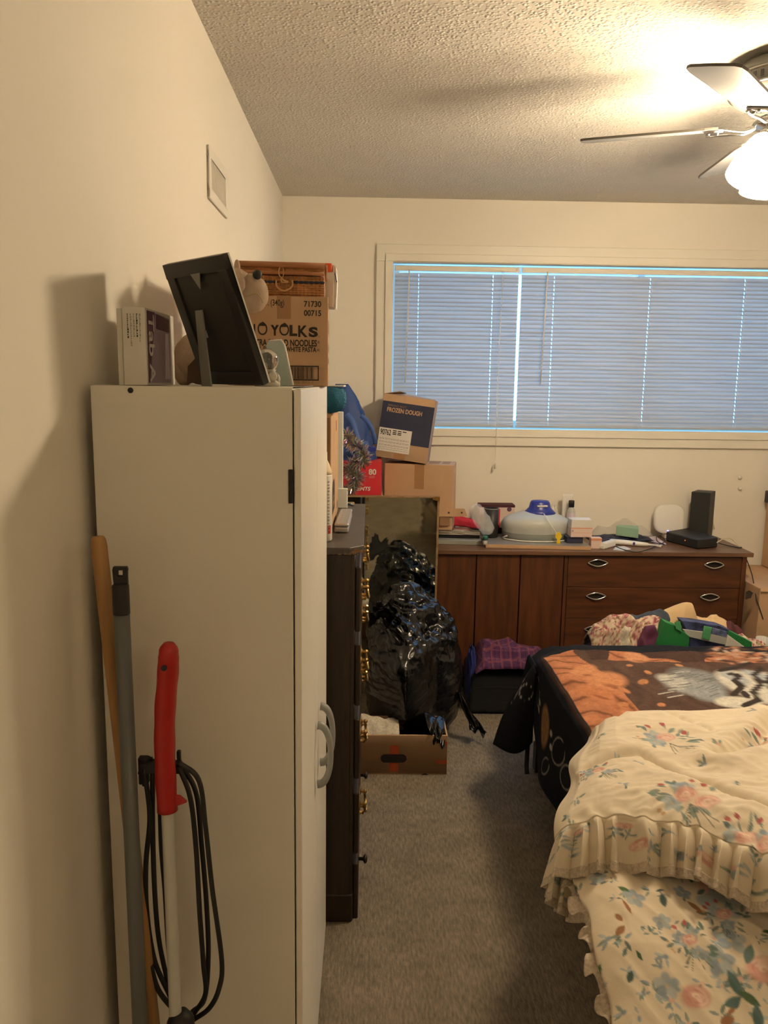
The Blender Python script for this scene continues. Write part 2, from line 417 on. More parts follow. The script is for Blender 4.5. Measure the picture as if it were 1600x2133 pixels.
# ------------------------------------------------------------------ room
D = 4.1
XL = at(590, 620, D).x
ZC = (at(590, 402, D).z + at(1595, 433, D).z)/2
XR, YF = 3.1, -1.6
struct('floor', MB().box((XL-.2, YF-.2, -.1), (XR+.2, D+.2, 0)), 'carpet')
struct('ceiling', MB().box((XL-.2, YF-.2, ZC), (XR+.2, D+.2, ZC+.1)), 'ceiling')
struct('wall_left', MB().box((XL-.2, YF-.2, 0), (XL, D+.2, ZC)), 'wall')
struct('wall_right', MB().box((XR, YF-.2, 0), (XR+.2, D+.2, ZC)), 'wall')
struct('wall_front', MB().box((XL, YF-.2, 0), (XR, YF, ZC)), 'wall')
WX0, WX1 = at(817, 700, D).x, 2.62
WZ0, WZ1 = at(1210, 897, D).z, at(1210, 552, D).z
wb = MB()
wb.box((XL, D, 0), (XR, D+.2, WZ0)); wb.box((XL, D, WZ1), (XR, D+.2, ZC))
wb.box((XL, D, WZ0), (WX0, D+.2, WZ1)); wb.box((WX1, D, WZ0), (XR, D+.2, WZ1))
struct('wall_back', wb, 'wall')
CW = WX0-at(783, 700, D-.018).x
t = MB()
t.box((WX0-CW, D-.018, WZ1), (WX1+CW, D-.001, WZ1+CW)); t.box((WX0-CW, D-.018, WZ0-CW), (WX1+CW, D-.001, WZ0))
t.box((WX0-CW, D-.018, WZ0), (WX0, D-.001, WZ1)); t.box((WX1, D-.018, WZ0), (WX1+CW, D-.001, WZ1))
g = .022
t.box((WX0-CW*.45, D-.026, WZ1), (WX1+CW*.45, D-.017, WZ1+CW*.45)); t.box((WX0-CW*.45, D-.026, WZ0-CW*.45), (WX1+CW*.45, D-.017, WZ0))
t.box((WX0-CW*.45, D-.026, WZ0), (WX0, D-.017, WZ1)); t.box((WX1, D-.026, WZ0), (WX1+CW*.45, D-.017, WZ1))
struct('trim_1', t, 'trim', bevel=.003)
bb = MB().box((XL+.001, D-.014, 0), (XR, D-.001, .085)); struct('baseboard_back', bb, 'trim', bevel=.003)
bb = MB().box((XL+.001, YF, 0), (XL+.014, D-.02, .085)); struct('baseboard_left', bb, 'trim', bevel=.003)
fr = MB(); y0, y1 = D+.13, D+.17
fr.box((WX0, y0, WZ0), (WX1, y1, WZ0+.04)); fr.box((WX0, y0, WZ1-.03), (WX1, y1, WZ1))
for x in (WX0, WX0+1.27, WX1-.035): fr.box((x, y0, WZ0+.04), (x+.035, y1, WZ1-.03))
win = struct('window_1', fr, 'trim')
struct('pane', MB().box((WX0+.03, D+.148, WZ0+.03), (WX1-.03, D+.152, WZ1-.02)), 'glass', win)
# sky light enters through the opening: a light portal guides the sampling of the real sky
pl = bpy.data.lights.new('window_portal', 'AREA'); pl.shape = 'RECTANGLE'; pl.size = WX1-WX0+.05; pl.size_y = WZ1-WZ0+.05; pl.cycles.is_portal = True
po = bpy.data.objects.new('window_portal', pl); COL.objects.link(po); po.location = ((WX0+WX1)/2, D+.21, (WZ0+WZ1)/2); po.rotation_euler = (math.radians(-90), 0, 0)

# ------------------------------------------------------------------ blinds
def blind(xa, xb, label, ladders, wand, cord, bent=()):
    yb = D+.055
    zt = WZ1-.010
    root = thing('window_blind', ((xa+xb)/2, yb, WZ0+.012), label, 'blind', 'blinds in the bedroom window')
    MB().box((xa, yb-.014, zt-.026), (xb, yb+.014, zt)).build('headrail', 'trim', root, bevel=.002)
    br = MB().box((xa, yb-.012, WZ0+.010), (xb, yb+.012, WZ0+.022)); br.build('bottom_rail', 'slat', root, bevel=.003)
    zs0, zs1 = WZ0+.034, zt-.045
    n = 37; wd = .0255; tilt = math.radians(68)
    sl = MB()
    for i in range(n):
        z = zs0+(zs1-zs0)*i/(n-1)
        xs = sorted([xa, xb]+[l-.0014 for l in ladders]+[l+.0014 for l in ladders])
        cx = []
        for a, b in zip(xs[:-1], xs[1:]):
            k = max(1, int((b-a)/.04)); cx += [a+(b-a)*q/k for q in range(k)]
        cx.append(xb)
        prof = []
        for q in range(5):
            s = (q/4-.5)*wd; arch = .0022*(1-(2*q/4-1)**2)
            prof.append((-s*math.cos(tilt)-arch*math.sin(tilt), s*math.sin(tilt)-arch*math.cos(tilt)))
        # vertices
        vs = []
        for x in cx:
            sag = 0
            for (bx, bi, ba) in bent:
                if bi == i and x < bx: sag = ba*(1-abs((x-xa)/(bx-xa)-.4))
            for (dy, dz) in prof: vs.append((x, yb-dy*1.0, z+dz+sag+.0008*math.sin(x*9+i*1.7)))
        fs = []
        for j in range(len(cx)-1):
            hole = any(abs((cx[j]+cx[j+1])/2-l) < .0015 for l in ladders)
            for q in range(4):
                if hole and q in (1, 2): continue
                fs.append((j*5+q, (j+1)*5+q, (j+1)*5+q+1, j*5+q+1))
        sl.add(vs, fs)
    sl.build('slats', 'slat', root, smooth=True)
    for l in ladders:
        MB().tube([(l, yb-.016, zt-.03), (l, yb-.0165, WZ0+.02)], .0007, 5).build('ladder_cord', 'trim', root)
    if wand:
        MB().tube([(wand, yb-.017, zt-.02), (wand, yb-.022, zt-.05), (wand-.012, yb-.024, zt-.58)], .0032, 8).build('tilt_wand', 'trim', root, smooth=True)
    if cord:
        e = at(1032, 968, D-.04)
        c = MB(); c.tube(spline([(cord, yb-.018, zt-.02), (cord-.005, yb-.03, zt-.4), (e.x+.002, D-.035, WZ0+.05), (e.x, D-.04, e.z)]), .0012, 6)
        c.tube([(cord+.006, yb-.018, zt-.02), (e.x+.004, yb-.03, WZ0+.2), (e.x, D-.038, e.z+.1)], .0010, 6)
        cc = c.build('lift_cord', 'trim', root, smooth=True)
        MB().lathe([(.002, .03), (.005, .02), (.007, 0)], (e.x, D-.04, e.z-.02), 10).build('cord_tassel', 'trim', cc, smooth=True)
    for x in (xa+.0, xb-.014):
        MB().box((x, yb-.018, zt-.028), (x+.014, yb-.0135, zt-.002)).build('end_bracket', 'trim', root, bevel=.001)
    return root
yb = D+.04
X = lambda px, py=700: at(px, py, yb).x
blind(X(821), X(1077), 'shorter closed white blind with its lift cord hanging below the sill',
      [X(870.5), X(1024)], X(852, 600), X(1047, 560))
blind(X(1083), WX1-.008, 'longer closed white blind with creased slats, above the wifi router',
      [X(1151), X(1350), X(1546)], X(1139, 600), None, bent=((X(1148), 23, -.004), (X(1148), 12, -.003)))

# ------------------------------------------------------------------ wall register
p0 = atx(429.5, 300, XL); p1 = atx(469.5, 456, XL)
y0, y1, z1, z0 = p0.y, p1.y, p0.z, p1.z
v = thing('wall_vent', (XL, (y0+y1)/2, z0), 'cream metal air vent high on the wall above the white cabinet', 'vent')
f = MB(); e = .026
f.box((XL, y0, z0), (XL+.008, y1, z0+e)); f.box((XL, y0, z1-e), (XL+.008, y1, z1)); f.box((XL, y0, z0+e), (XL+.008, y0+e, z1-e)); f.box((XL, y1-e, z0+e), (XL+.008, y1, z1-e))
f.build('frame', 'trim', v, bevel=.003)
f = MB(); n = 18
for i in range(n):
    yy = y0+e+(y1-y0-2*e)*(i+.5)/n
    f.box((XL+.001, yy-.0035, z0+e), (XL+.005, yy+.0035, z1-e))
f.build('grille', 'trim', v)
MB().box((XL+.0002, y0+e*.8, z0+e*.8), (XL+.0008, y1-e*.8, z1-e*.8)).build('duct_opening', 'cardd', v)

# ------------------------------------------------------------------ ceiling fan
KS = 1.0
HX, HY, ZB = 1.143, 2.349, 2.205
fan = thing('ceiling_fan', (HX, HY, ZC), 'grey ceiling fan with chrome brackets and lit glass shades', 'fan')
ZH = ZC-.001
MB().lathe([(.09, 0), (.12, -.010), (.140, -.030), (.143, -.045), (.143, -.080), (.128, -.098), (.085, -.110), (.04, -.114), (.034, -.205)], (HX, HY, ZH), 40).build('motor_housing', 'strut', fan, smooth=True)
vb = MB()
for k in range(44):
    a = 2*math.pi*k/44
    mt = Matrix.Translation((HX, HY, ZH-.064)) @ Matrix.Rotation(a, 4, 'Z')
    vb.box((.1420, -.004, -.008), (.1444, .004, .008), mt)
vb.build('vent_slots', 'black', fan)
MB().lathe([(.1435, -.050), (.146, -.046), (.1435, -.042)], (HX, HY, ZH), 40).build('chrome_band', 'chrome', fan, smooth=True)
MB().lathe([(.1435, -.084), (.146, -.081), (.1435, -.078)], (HX, HY, ZH), 40).build('chrome_band', 'chrome', fan, smooth=True)
MB().lathe([(.03, .016), (.062, .012), (.074, 0), (.070, -.010), (.042, -.018), (.034, -.026)], (HX, HY, ZB+.005), 32).build('flywheel', 'chrome', fan, smooth=True)
def fan_blade(ang):
    mt = Matrix.Translation((HX, HY, ZB)) @ Matrix.Rotation(ang, 4, 'Z') @ Matrix.Rotation(math.radians(-12), 4, 'X')
    pts = [(x*KS, y*KS) for x, y in ((.165, -.048), (.20, -.056), (.50, -.068), (.530, -.064), (.541, -.052), (.545, 0), (.541, .052), (.530, .064), (.50, .068), (.20, .056), (.165, .048))]
    b = MB(); b.prism([mt @ Vector((x, y, -.003)) for x, y in pts], mt.to_3x3() @ Vector((0, 0, .006)))
    bl = b.build('blade', 'blade', fan, bevel=.001)
    e = MB()
    for q in range(len(pts)):
        a, c = Vector((*pts[q], 0)), Vector((*pts[(q+1) % len(pts)], 0))
        d = (c-a).normalized(); nrm = Vector((d.y, -d.x, 0))
        vs = [a, c, c+nrm*.0012, a+nrm*.0012]
        e.prism([mt @ (k+Vector((0, 0, -.0033))) for k in vs], mt.to_3x3() @ Vector((0, 0, .0066)))
    e.build('edge_band', 'bladeedge', bl)
    mt0 = Matrix.Translation((HX, HY, ZB)) @ Matrix.Rotation(ang, 4, 'Z')
    br = MB()
    for sgn in (-1, 1):
        br.tube(spline([mt0 @ Vector((q[0]*KS, q[1]*KS, q[2])) for q in ((.06, .008*sgn, .0), (.09, .012*sgn, -.014), (.125, .018*sgn, -.012), (.16, .030*sgn, -.008), (.195, .030*sgn, -.007))], 8), .004, 8)
    br.box((.15*KS, -.030, -.009), (.20*KS, .030, -.004), mt)
    for q in ((.165, -.02), (.165, .02), (.188, 0)):
        br.lathe([(.005, 0), (.0045, -.004), (.001, -.006)], mt @ Vector((q[0]*KS, q[1]*KS, -.009)), 8)
    br.build('blade_bracket', 'chrome', fan, smooth=True)
for a in (159, 227.5, 300, 14, 84.5): fan_blade(math.radians(a))
MB().lathe([(.030, 0), (.042, -.008), (.048, -.024), (.042, -.045), (.026, -.060), (.012, -.068)], (HX, HY, ZB-.020), 32).build('light_kit', 'chrome', fan, smooth=True)
for k, a in enumerate((205, 325, 85)):
    a = math.radians(a)
    out = Vector((math.cos(a), math.sin(a), 0)); ax = (out*.58+Vector((0, 0, -1))).normalized()
    b0 = Vector((HX, HY, ZB-.042))+out*.055
    up_ = [(.021, .0), (.033, .014), (.042, .038), (.0455, .052)]; lo_ = [(.0455, .052), (.050, .078), (.0545, .112), (.0555, .134)]
    so = MB().lathe(up_+[(r-.003, z) for r, z in up_[::-1]], b0, 32, ax, caps=False).build('lamp_shade', 'shadedim', fan, smooth=True)
    MB().lathe(lo_+[(r-.003, z) for r, z in lo_[::-1]], b0, 32, ax, caps=False).build('shade_bell', 'shade', so, smooth=True)
    MB().lathe([(.015, -.026), (.021, -.016), (.023, .005), (.018, .007)], b0, 20, ax).build('shade_collar', 'chrome', so, smooth=True)
    MB().ell(b0+ax*.085, (.022, .022, .030), 16, 10).build('bulb', 'shade', so, smooth=True)

# ------------------------------------------------------------------ white cabinet
CX0, CX1, CXD = at(192, 900, 1.204).x, at(609, 900, 1.204).x, -.1008
CY0, CY1, CZ = 1.204, 1.946, 1.469
cab = thing('storage_cabinet', ((CX0+CX1)/2, (CY0+CY1)/2, 0), 'tall white two-door storage cabinet standing by the left wall', 'cabinet')
cab['label'] = 'tall white two-door storage cabinet with poles leaning against its side'
body = MB()
body.box((CX0, CY0, 0), (CX1, CY0+.016, CZ)); body.box((CX0, CY1-.016, 0), (CX1, CY1, CZ))
body.box((CX0, CY0+.016, CZ-.016), (CX1, CY1-.016, CZ)); body.box((CX0, CY0+.016, .04), (CX1-.01, CY1-.016, .056)); body.box((CX0, CY0+.016, 0), (CX0+.004, CY1-.016, CZ-.016))
body.box((CX1-.03, CY0+.016, 0), (CX1-.015, CY1-.016, .04)); body.box((CX0+.004, CY0+.016, .75), (CX1-.012, CY1-.016, .766))
body.build('carcass', 'cab', cab, bevel=.0012)
ymid = (CY0+CY1)/2
for (ya, yb_, hy) in ((CY0, ymid-.005, ymid-.05), (ymid+.005, CY1, ymid+.045)):
    dr = MB().box((CX1+.002, ya, .03), (CXD, yb_, CZ-.001)).build('door', 'caddoor', cab, bevel=.003)
    zc, hh = .728, .064
    path = []
    for q in range(25):
        a = math.pi*q/24
        path.append((CXD+.004+.027*math.sin(a)**.8, hy, zc+hh*math.cos(a)))
    MB().tube(path, [.0088-.0028*math.sin(math.pi*q/24) for q in range(25)], 10).build('handle', 'greyhandle', dr, smooth=True)
hz = at(607, 1013, CY0)
MB().box((CX1-.006, CY0-.0035, hz.z-.026), (CX1+.001, CY0+.001, hz.z+.026)).build('hinge_cover', 'black', cab, bevel=.001)
h = at(272, 813, CY0); MB().lathe([(.0042, 0), (.0042, .001), (.003, .0014)], (h.x, CY0, h.z), 16, (0, -1, 0)).build('screw_cap', 'black', cab)

# poles leaning in the corner
def pole_pts(px0, py0, Y0, px1, py1, Y1): return at(px0, py0, Y0), at(px1, py1, Y1)
a, b = pole_pts(204, 1117, 1.13, 396, 3120, 1.06); b.z = .03
br = thing('wooden_broom', b, 'raw wooden pole leaning behind the grey pole against white cabinet', 'broom')
d = (b-a)
MB().tube([a, a+d*.004, a+d*.012, a+d*.3, a+d*.98], [.0075, .0105, .0115, .0108, .0105], 16).build('pole', 'wood', br, smooth=True)
MB().box((b.x-.02, b.y-.005, .045), (b.x+.20, b.y+.045, .085)).build('brush_block', 'wood', br, bevel=.008)
bs = MB()
for i in range(22):
    for j in range(4):
        x = b.x-.014+i*.0096; y = b.y+.002+j*.012
        bs.tube([(x, y, .05), (x+(i-11)*.0012, y, .001)], .003, 4)
bs.build('bristles', 'cane', br)
a, b = pole_pts(249, 1178, 1.10, 336, 3160, 1.03); b.z = .03
mp_ = thing('mop', b, 'grey metal pole with black hanging cap leaning against white cabinet', 'mop')
d = b-a; dn = d.normalized()
MB().tube([a+dn*.058, a+d*.5, a+d*.98], .0112, 16).build('pole', 'greypole', mp_, smooth=True)
cp = MB(); cp.tube([a+dn*.026, a+dn*.028, a+dn*.07], [.009, .0118, .0118], 14)
sx = EX*.0095
q = a+dn*.0
ring = [q+EX*(.0098*math.cos(t_))*1 - dn*(.0)+(-dn)*(-.010)+(-dn)*(.010*math.sin(t_)) for t_ in [2*math.pi*i/20 for i in range(20)]]
cp.prism([a+EX*-.0098+dn*.002, a+EX*.0098+dn*.002, a+EX*.0098+dn*.007, a+EX*-.0098+dn*.007], EY*.007)
cp.prism([a+EX*-.0098+dn*.007, a+EX*-.0035+dn*.007, a+EX*-.0035+dn*.015, a+EX*-.0098+dn*.015], EY*.007)
cp.prism([a+EX*.0035+dn*.007, a+EX*.0098+dn*.007, a+EX*.0098+dn*.015, a+EX*.0035+dn*.015], EY*.007)
cp.prism([a+EX*-.0098+dn*.015, a+EX*.0098+dn*.015, a+EX*.0098+dn*.028, a+EX*-.0098+dn*.028], EY*.007)
cp.build('hanging_cap', 'black', mp_, bevel=.0008)
MB().box((b.x-.11, b.y-.018, .005), (b.x+.02, b.y+.018, .035)).build('mop_head', 'greypole', mp_, bevel=.008)
# stick vacuum: red grip, white tube, wound black cord
a = at(352, 1340, 1.085); c0 = at(349, 1688, 1.085); e0 = at(366, 2122, 1.065)
b = e0+(e0-c0)*1.35; b.z = .05; b.y = .965
vac = thing('stick_vacuum', (b.x, b.y, 0), 'white tubed stick vacuum with red grip and black cord wound on it', 'vacuum')
gp = spline([a, at(350, 1400, 1.088), at(343.5, 1490, 1.09), at(344, 1590, 1.088), c0], 8)
k = len(gp)
MB().tube(gp, [.0075 if i == 0 else .0118 if i == 1 else .0138 if i < 4 else .0150+.0004*math.sin(i) for i in range(k)], 18).build('grip', 'red', vac, smooth=True)
hp = at(347, 1384, 1.085); MB().lathe([(.0042, 0), (.0042, .0015)], (hp.x, hp.y-.0142, hp.z), 14, (0, -1, 0)).build('grip_hole', 'black', vac)
tg = at(372, 1668, 1.08); MB().prism([tg+Vector((-.01, 0, -.006)), tg+Vector((.0, 0, -.008)), tg+Vector((.012, 0, -.003)), tg+Vector((.002, 0, .006)), tg+Vector((-.008, 0, .008))], EY*.006).build('release_tab', 'red', vac, bevel=.001)
MB().tube([c0+(e0-c0)*-.03, c0, e0, e0+(b-e0)*.45], [.0092]*4, 16).build('tube', 'tube', vac, smooth=True)
MB().tube([at(372, 2108, 1.066), at(376, 2125, 1.064), at(380, 2175, 1.060)], [.0125, .0205, .0205], 16).build('tube_collar', 'black', vac, smooth=True)
MB().lathe([(.016, .0), (.024, .02), (.028, .08), (.026, .2), (.020, .29), (.012, .31)], (b.x, b.y, .11), 24).build('motor_body', 'black', vac, smooth=True)
MB().box((b.x-.10, b.y-.07, .004), (b.x+.14, b.y+.025, .055)).build('floor_head', 'black', vac, bevel=.012, seg=3)
MB().tube([(b.x, b.y, .05), (b.x, b.y+.01, .12)], .018, 12).build('neck', 'black', vac, smooth=True)
hk = MB(); hc = at(352, 1592, 1.105)
hk.box((hc.x-.042, hc.y-.008, hc.z-.012), (hc.x+.018, hc.y+.008, hc.z+.004)); hk.box((hc.x+.012, hc.y-.004, hc.z), (hc.x+.018, hc.y+.004, hc.z+.022)); hk.box((hc.x-.044, hc.y-.006, hc.z-.03), (hc.x-.03, hc.y+.006, hc.z+.012))
hk.build('cord_hook', 'black', vac, bevel=.002)
def loop(pts, Y):
    return spline([at(x, y, Y) for x, y in pts], 10)
cd = MB()
cd.tube(loop([(300, 1600), (312, 1700), (304, 1800), (306, 1900), (322, 2000), (352, 2070), (368, 2108)], 1.10), .0039, 8)
cd.tube(loop([(318, 1596), (318, 1720), (322, 1850), (330, 1950), (346, 2030), (364, 2092)], 1.107), .0039, 8)
cd.tube(loop([(333, 1640), (336, 1760), (344, 1860), (350, 1960), (358, 2040)], 1.118), .0039, 8)
cd.tube(loop([(372, 1596), (396, 1660), (408, 1760), (416, 1900), (424, 2010), (428, 2070), (404, 2112)], 1.10), .0039, 8)
cd.tube(loop([(374, 1590), (408, 1650), (420, 1760), (430, 1880), (434, 1990), (426, 2080), (400, 2108)], 1.112), .0039, 8)
cd.tube(loop([(372, 1588), (414, 1625), (428, 1720), (442, 1850), (462, 2000), (456, 2060), (436, 2100), (402, 2125)], 1.092), .0039, 8)
cd.tube(loop([(314, 2010), (330, 2062), (360, 2100), (386, 2120)], 1.09), .0039, 8)
for i in range(4):
    cd.tube(loop([(292+i*3, 1612+i*8), (300+i*4, 1592-i*4), (318, 1586+i*4), (350, 1588+i*3), (376, 1592+i*3)], 1.112), .0039, 8)
cd.build('power_cord', 'black', vac, smooth=True)

# ------------------------------------------------------------------ things on the white cabinet
ZT = CZ+.0003
def place_prism(name, base4, h, m, parent=None, bevel=.001):
    return MB().prism([Vector((x, y, ZT)) for x, y in base4], EZ*h).build(name, m, parent, bevel=bevel)
# tablet box, front face turned to the room
a = at(259, 797, 1.27); b = at(307, 797, 1.27); h = at(280, 640, 1.27).z-ZT
bx = thing('tablet_box', (b.x, 1.35, ZT), 'white tablet carton with purple printed face, on cabinet against the wall', 'box')
dx = b.x-a.x
A = Vector((a.x, 1.27, ZT)); B = Vector((b.x, 1.27, ZT)); dirv = Vector((at(365, 797, 1.437).x-b.x, .167, 0)); ln = dirv.length; dirn = dirv.normalized()
MB().prism([A, B, B+dirv, A+dirv], EZ*h).build('carton', 'offwhite', bx, bevel=.0012)
nr = Vector((dirn.y, -dirn.x, 0))
pr = lambda u, v_: B+dirn*u+EZ*v_+nr*.0004
mb = MB(); mb.prism([pr(.006, .004), pr(ln*.82, .004), pr(ln*.82, h*.94), pr(.006, h*.97)], nr*.0004); sp = mb.build('printed_face', 'purple', bx)
MB().prism([pr(.006, .004)+nr*.0004, pr(.014, .004)+nr*.0004, pr(.05, h*.97)+nr*.0004, pr(.006, h*.97)+nr*.0004], nr*.0002).build('dark_band', 'dpurple', bx)
MB().prism([pr(.055, h*.76)+nr*.0004, pr(ln*.80, h*.74)+nr*.0004, pr(ln*.80, h*.92)+nr*.0004, pr(.055, h*.96)+nr*.0004], nr*.0003).build('dark_panel', 'dpurple', bx)
MB().prism([pr(ln*.62, .01)+nr*.0004, pr(ln*.79, .01)+nr*.0004, pr(ln*.76, h*.72)+nr*.0004, pr(ln*.66, h*.72)+nr*.0004], nr*.0003).build('pale_stripe', 'lilac', bx)
text('Tab A', pr(.012, h*.93)+nr*.0006, -EZ, nr, min(.03, ln*.2), 'label', bx, width=h*.90, bold=.015)
for i in range(5):
    ln_ = MB()
    yy = 1.27-.0003
    x = a.x+dx*(.22+.13*i)
    zz = A.z+h*.92
    while zz > A.z+h*(.62-.1*(i == 1)-.06*(i == 4)):
        L_ = random.uniform(.001, .004); ln_.box((x, yy-.0003, zz-L_), (x+random.choice((.0012, .002)), yy, zz)); zz -= L_+random.uniform(.0006, .0012)
    ln_.build('small_print', 'ink' if i in (0, 3) else 'greyink', bx)
a2 = at(248, 797, 1.276); tag(MB().box((a2.x, 1.276, ZT), (A.x-.0016, 1.42, ZT+h*.99)).build('white_carton', 'offwhite', None, bevel=.001), 'slim white carton squeezed between the tablet carton and the wall', 'box')
# plush animal
pc = thing('plush_toy', (at(430, 797, 1.58).x, 1.58, ZT), 'tan plush animal with dark glossy eye behind the black picture frame', 'plush toy')
PL = lambda x, y, Y=1.57: at(x, y, Y)
sk = MB()
def soft(p, d): return p*(1+.04*nz(d, 3, 2))
bc = PL(420, 745)
nb = MB(); nb.ell(bc, (.052, .045, bc.z-ZT), 28, 18, soft)
nb.ell(PL(384, 765), (.022, .026, .036), 20, 14, soft); nb.ell(PL(440, 690), (.034, .032, .05), 20, 14, soft); nb.ell(PL(475, 640), (.030, .03, .04), 20, 14, soft)
nb.build('body', 'plush', pc, smooth=True)
hd = MB(); hd.ell(PL(492, 600), (.036, .036, .036), 28, 18, soft); hd.ell(PL(524, 612), (.032, .033, .037), 28, 18, soft); hd.ell(PL(505, 632), (.034, .03, .022), 24, 14, soft)
hh_ = hd.build('head', 'plush', pc, smooth=True)
er = MB(); er.ell(PL(500, 584, 1.530), (.013, .008, .021), 20, 14, lambda p, d: Vector((p.x*(.55+.45*max(-1, min(1, -d.z*.8+.3))), p.y, p.z))); er.build('ear', 'plush', hh_, smooth=True)
er = MB(); er.ell(PL(494, 556, 1.59), (.006, .006, .014), 14, 10); er.build('ear', 'plush', hh_, smooth=True)
MB().ell(PL(536, 572, 1.548), (.009, .008, .009), 20, 14).build('eye', 'black', hh_, smooth=True)
MB().tube(spline([PL(497, 619, 1.532), PL(515, 616, 1.530), PL(532, 611, 1.532), PL(543, 620, 1.538), PL(548, 630, 1.545)], 6), .0011, 6).build('mouth_seam', 'plushd', hh_, smooth=True)
cb = at(405, 797, 1.50)
tag(MB().prism([at(389, 798, 1.49)*1, at(424, 798, 1.49), at(424, 738, 1.49), at(411, 741, 1.49), at(391, 763, 1.49)], EY*.03).build('wooden_wedge', mat('brown_wood_block', (.055, .026, .012), .6, var=.3), None, bevel=.001), 'dark brown wooden wedge standing between the plush animal and picture frame', 'wedge')
# picture frame seen from behind
BR = Vector((-.172, 1.323, ZT+.002)); TR = Vector((-.228, 1.27, ZT+.199)); Wv = Vector((.123, -.13, 0)); BL = BR-Wv; TL = TR-Wv
U = TR-BR; NB = Wv.cross(U).normalized()
pf = thing('picture_frame', (BR+BL)/2, 'black easel picture frame seen from the back, standing on the cabinet', 'frame')
P = lambda u, v_, n=0: BL+Wv*u+U*v_+NB*n
bar = MB(); fw = .13; fh = .11
for (u0, v0, u1, v1) in ((0, 0, 1, fh), (0, 1-fh, 1, 1), (0, fh, fw, 1-fh), (1-fw, fh, 1, 1-fh)):
    bar.prism([P(u0, v0), P(u1, v0), P(u1, v1), P(u0, v1)], NB*-.012)
bar.build('frame', 'frameback', pf, bevel=.001)
MB().prism([P(0, 0, -.0125), P(1, 0, -.0125), P(1, 1, -.0125), P(0, 1, -.0125)], NB*-.003).build('lit_front_rim', 'label', pf)  # light spilling on the frame's front rim, put in as white
MB().prism([P(fw, fh, -.004), P(1-fw, fh, -.004), P(1-fw, 1-fh, -.004), P(fw, 1-fh, -.004)], NB*-.003).build('backboard', 'frameboard', pf)
hgr = MB().prism([P(.44, .90, .001), P(.60, .90, .001), P(.52, .78, .001)], NB*.001); hgr.build('hanger_plate', 'strut', pf)
foot = at(434, 800, 1.335); foot.z = ZT
sv = MB(); s0, s1 = P(.30, .62, -.002), P(.42, .62, -.002); f0, f1 = foot-Wv*.09, foot+Wv*.07
sv.prism([f0, f1, s1, s0], NB*.003); sv.build('easel_strut', 'strut', pf, bevel=.0005)
MB().prism([P(.3, .40, .001), P(.38, .40, .001), P(.38, .46, .001), P(.3, .46, .001)], NB*.003).build('turn_button', 'greyhandle', pf, bevel=.0005)
# crystal ball figurine
oc = at(556, 751, 1.40); ro = 24/F*1.40
fg = thing('figurine', (oc.x, oc.y, ZT), 'small grey ornament holding a clear crystal ball by the picture frame', 'figurine')
MB().ell(oc, (ro, ro, ro), 32, 20).build('crystal_ball', 'glassy', fg, smooth=True)
bs = MB()
zt_ = oc.z-ro*.75
bs.lathe([(.022, 0), (.023, .006), (.016, .012), (.011, .02), (.012, (zt_-ZT)*.7), (.016, zt_-ZT)], (oc.x, oc.y, ZT), 20)
for k in range(7):
    a_ = k*2*math.pi/7; bs.ell((oc.x+.016*math.cos(a_), oc.y+.016*math.sin(a_), ZT+.012+.004*(k % 3)), (.007, .007, .011), 10, 8)
bs.ell(at(568, 784, 1.38), (.008, .008, .008), 12, 8)
bs.build('base', 'stone', fg, smooth=True)
inn = MB()
for k in range(6): inn.ell(oc+Vector((random.uniform(-.008, .008), random.uniform(-.006, .006), random.uniform(-.01, .004))), (.004, .004, .006), 8, 6)
inn.build('inner_figure', 'cream', fg, smooth=True)
# pale green plaque leaning
q = [at(571, 803, 1.47), at(609, 804, 1.44), at(591, 718, 1.465), at(585, 709, 1.472), at(561, 711, 1.50), at(557, 720, 1.50)]
pq = thing('plaque', (q[1].x, q[1].y, ZT), 'pale grey-green plastic plaque leaning beside the crystal ball ornament', 'plaque')
for i in (0, 1): q[i].z = ZT+.001
MB().prism(q, Vector((-.004, .010, 0))).build('panel', 'sage', pq, bevel=.0012)
e_ = MB(); e_.tube([q[1]+Vector((.0006, .004, .002)), q[2]+Vector((.0006, .004, 0)), q[3]+Vector((0, .004, .0006)), q[4]+Vector((0, .004, .0006))], .0022, 8); e_.build('white_rim', 'white', pq, smooth=True)

# noodle carton
nx1 = at(683, 790, 1.66).x; NY0, NY1 = 1.66, 1.935
nh = at(683, 618, 1.66).z-ZT; nx0 = nx1-.205
nb_ = thing('noodle_carton', ((nx0+nx1)/2, (NY0+NY1)/2, ZT), 'brown noodle carton under the wicker basket on the cabinet', 'carton')
MB().box((nx0, NY0, ZT), (nx1, NY1, ZT+nh)).build('carton', 'card', nb_, bevel=.0015)
NP = lambda px, py: at(px, py, NY0-.0004)
def ntext(s, px0, py0, px1, py1, m='ink', bold=.028, shear=0):
    a_, b_ = NP(px0, py1), NP(px1, py0); o = Vector((a_.x, NY0-.0003, a_.z))
    return text(s, o, EX, -EY, b_.z-a_.z, m, nb_, width=b_.x-a_.x, bold=bold, shear=shear)
ntext('71730', 633, 627, 669, 639); ntext('00715', 633, 646, 669, 658)
ntext('NET WT. (340g)', 515, 624, 592, 640, bold=.01); ntext('12 PKGS', 500, 643, 539, 651)
ls = [('N', 517, 675, 532, 697, .03), ('O', 537, 672, 557, 698, .0), ('Y', 564, 677, 581, 699, .05), ('O', 582, 674, 602, 699, .0), ('L', 603, 677, 619, 700, .05), ('K', 621, 678, 641, 702, .03), ('S', 643, 681, 662, 702, .05)]
for c_, x0_, y0_, x1_, y1_, bo in ls:
    ntext(c_, x0_, y0_, x1_, y1_, bold=bo)
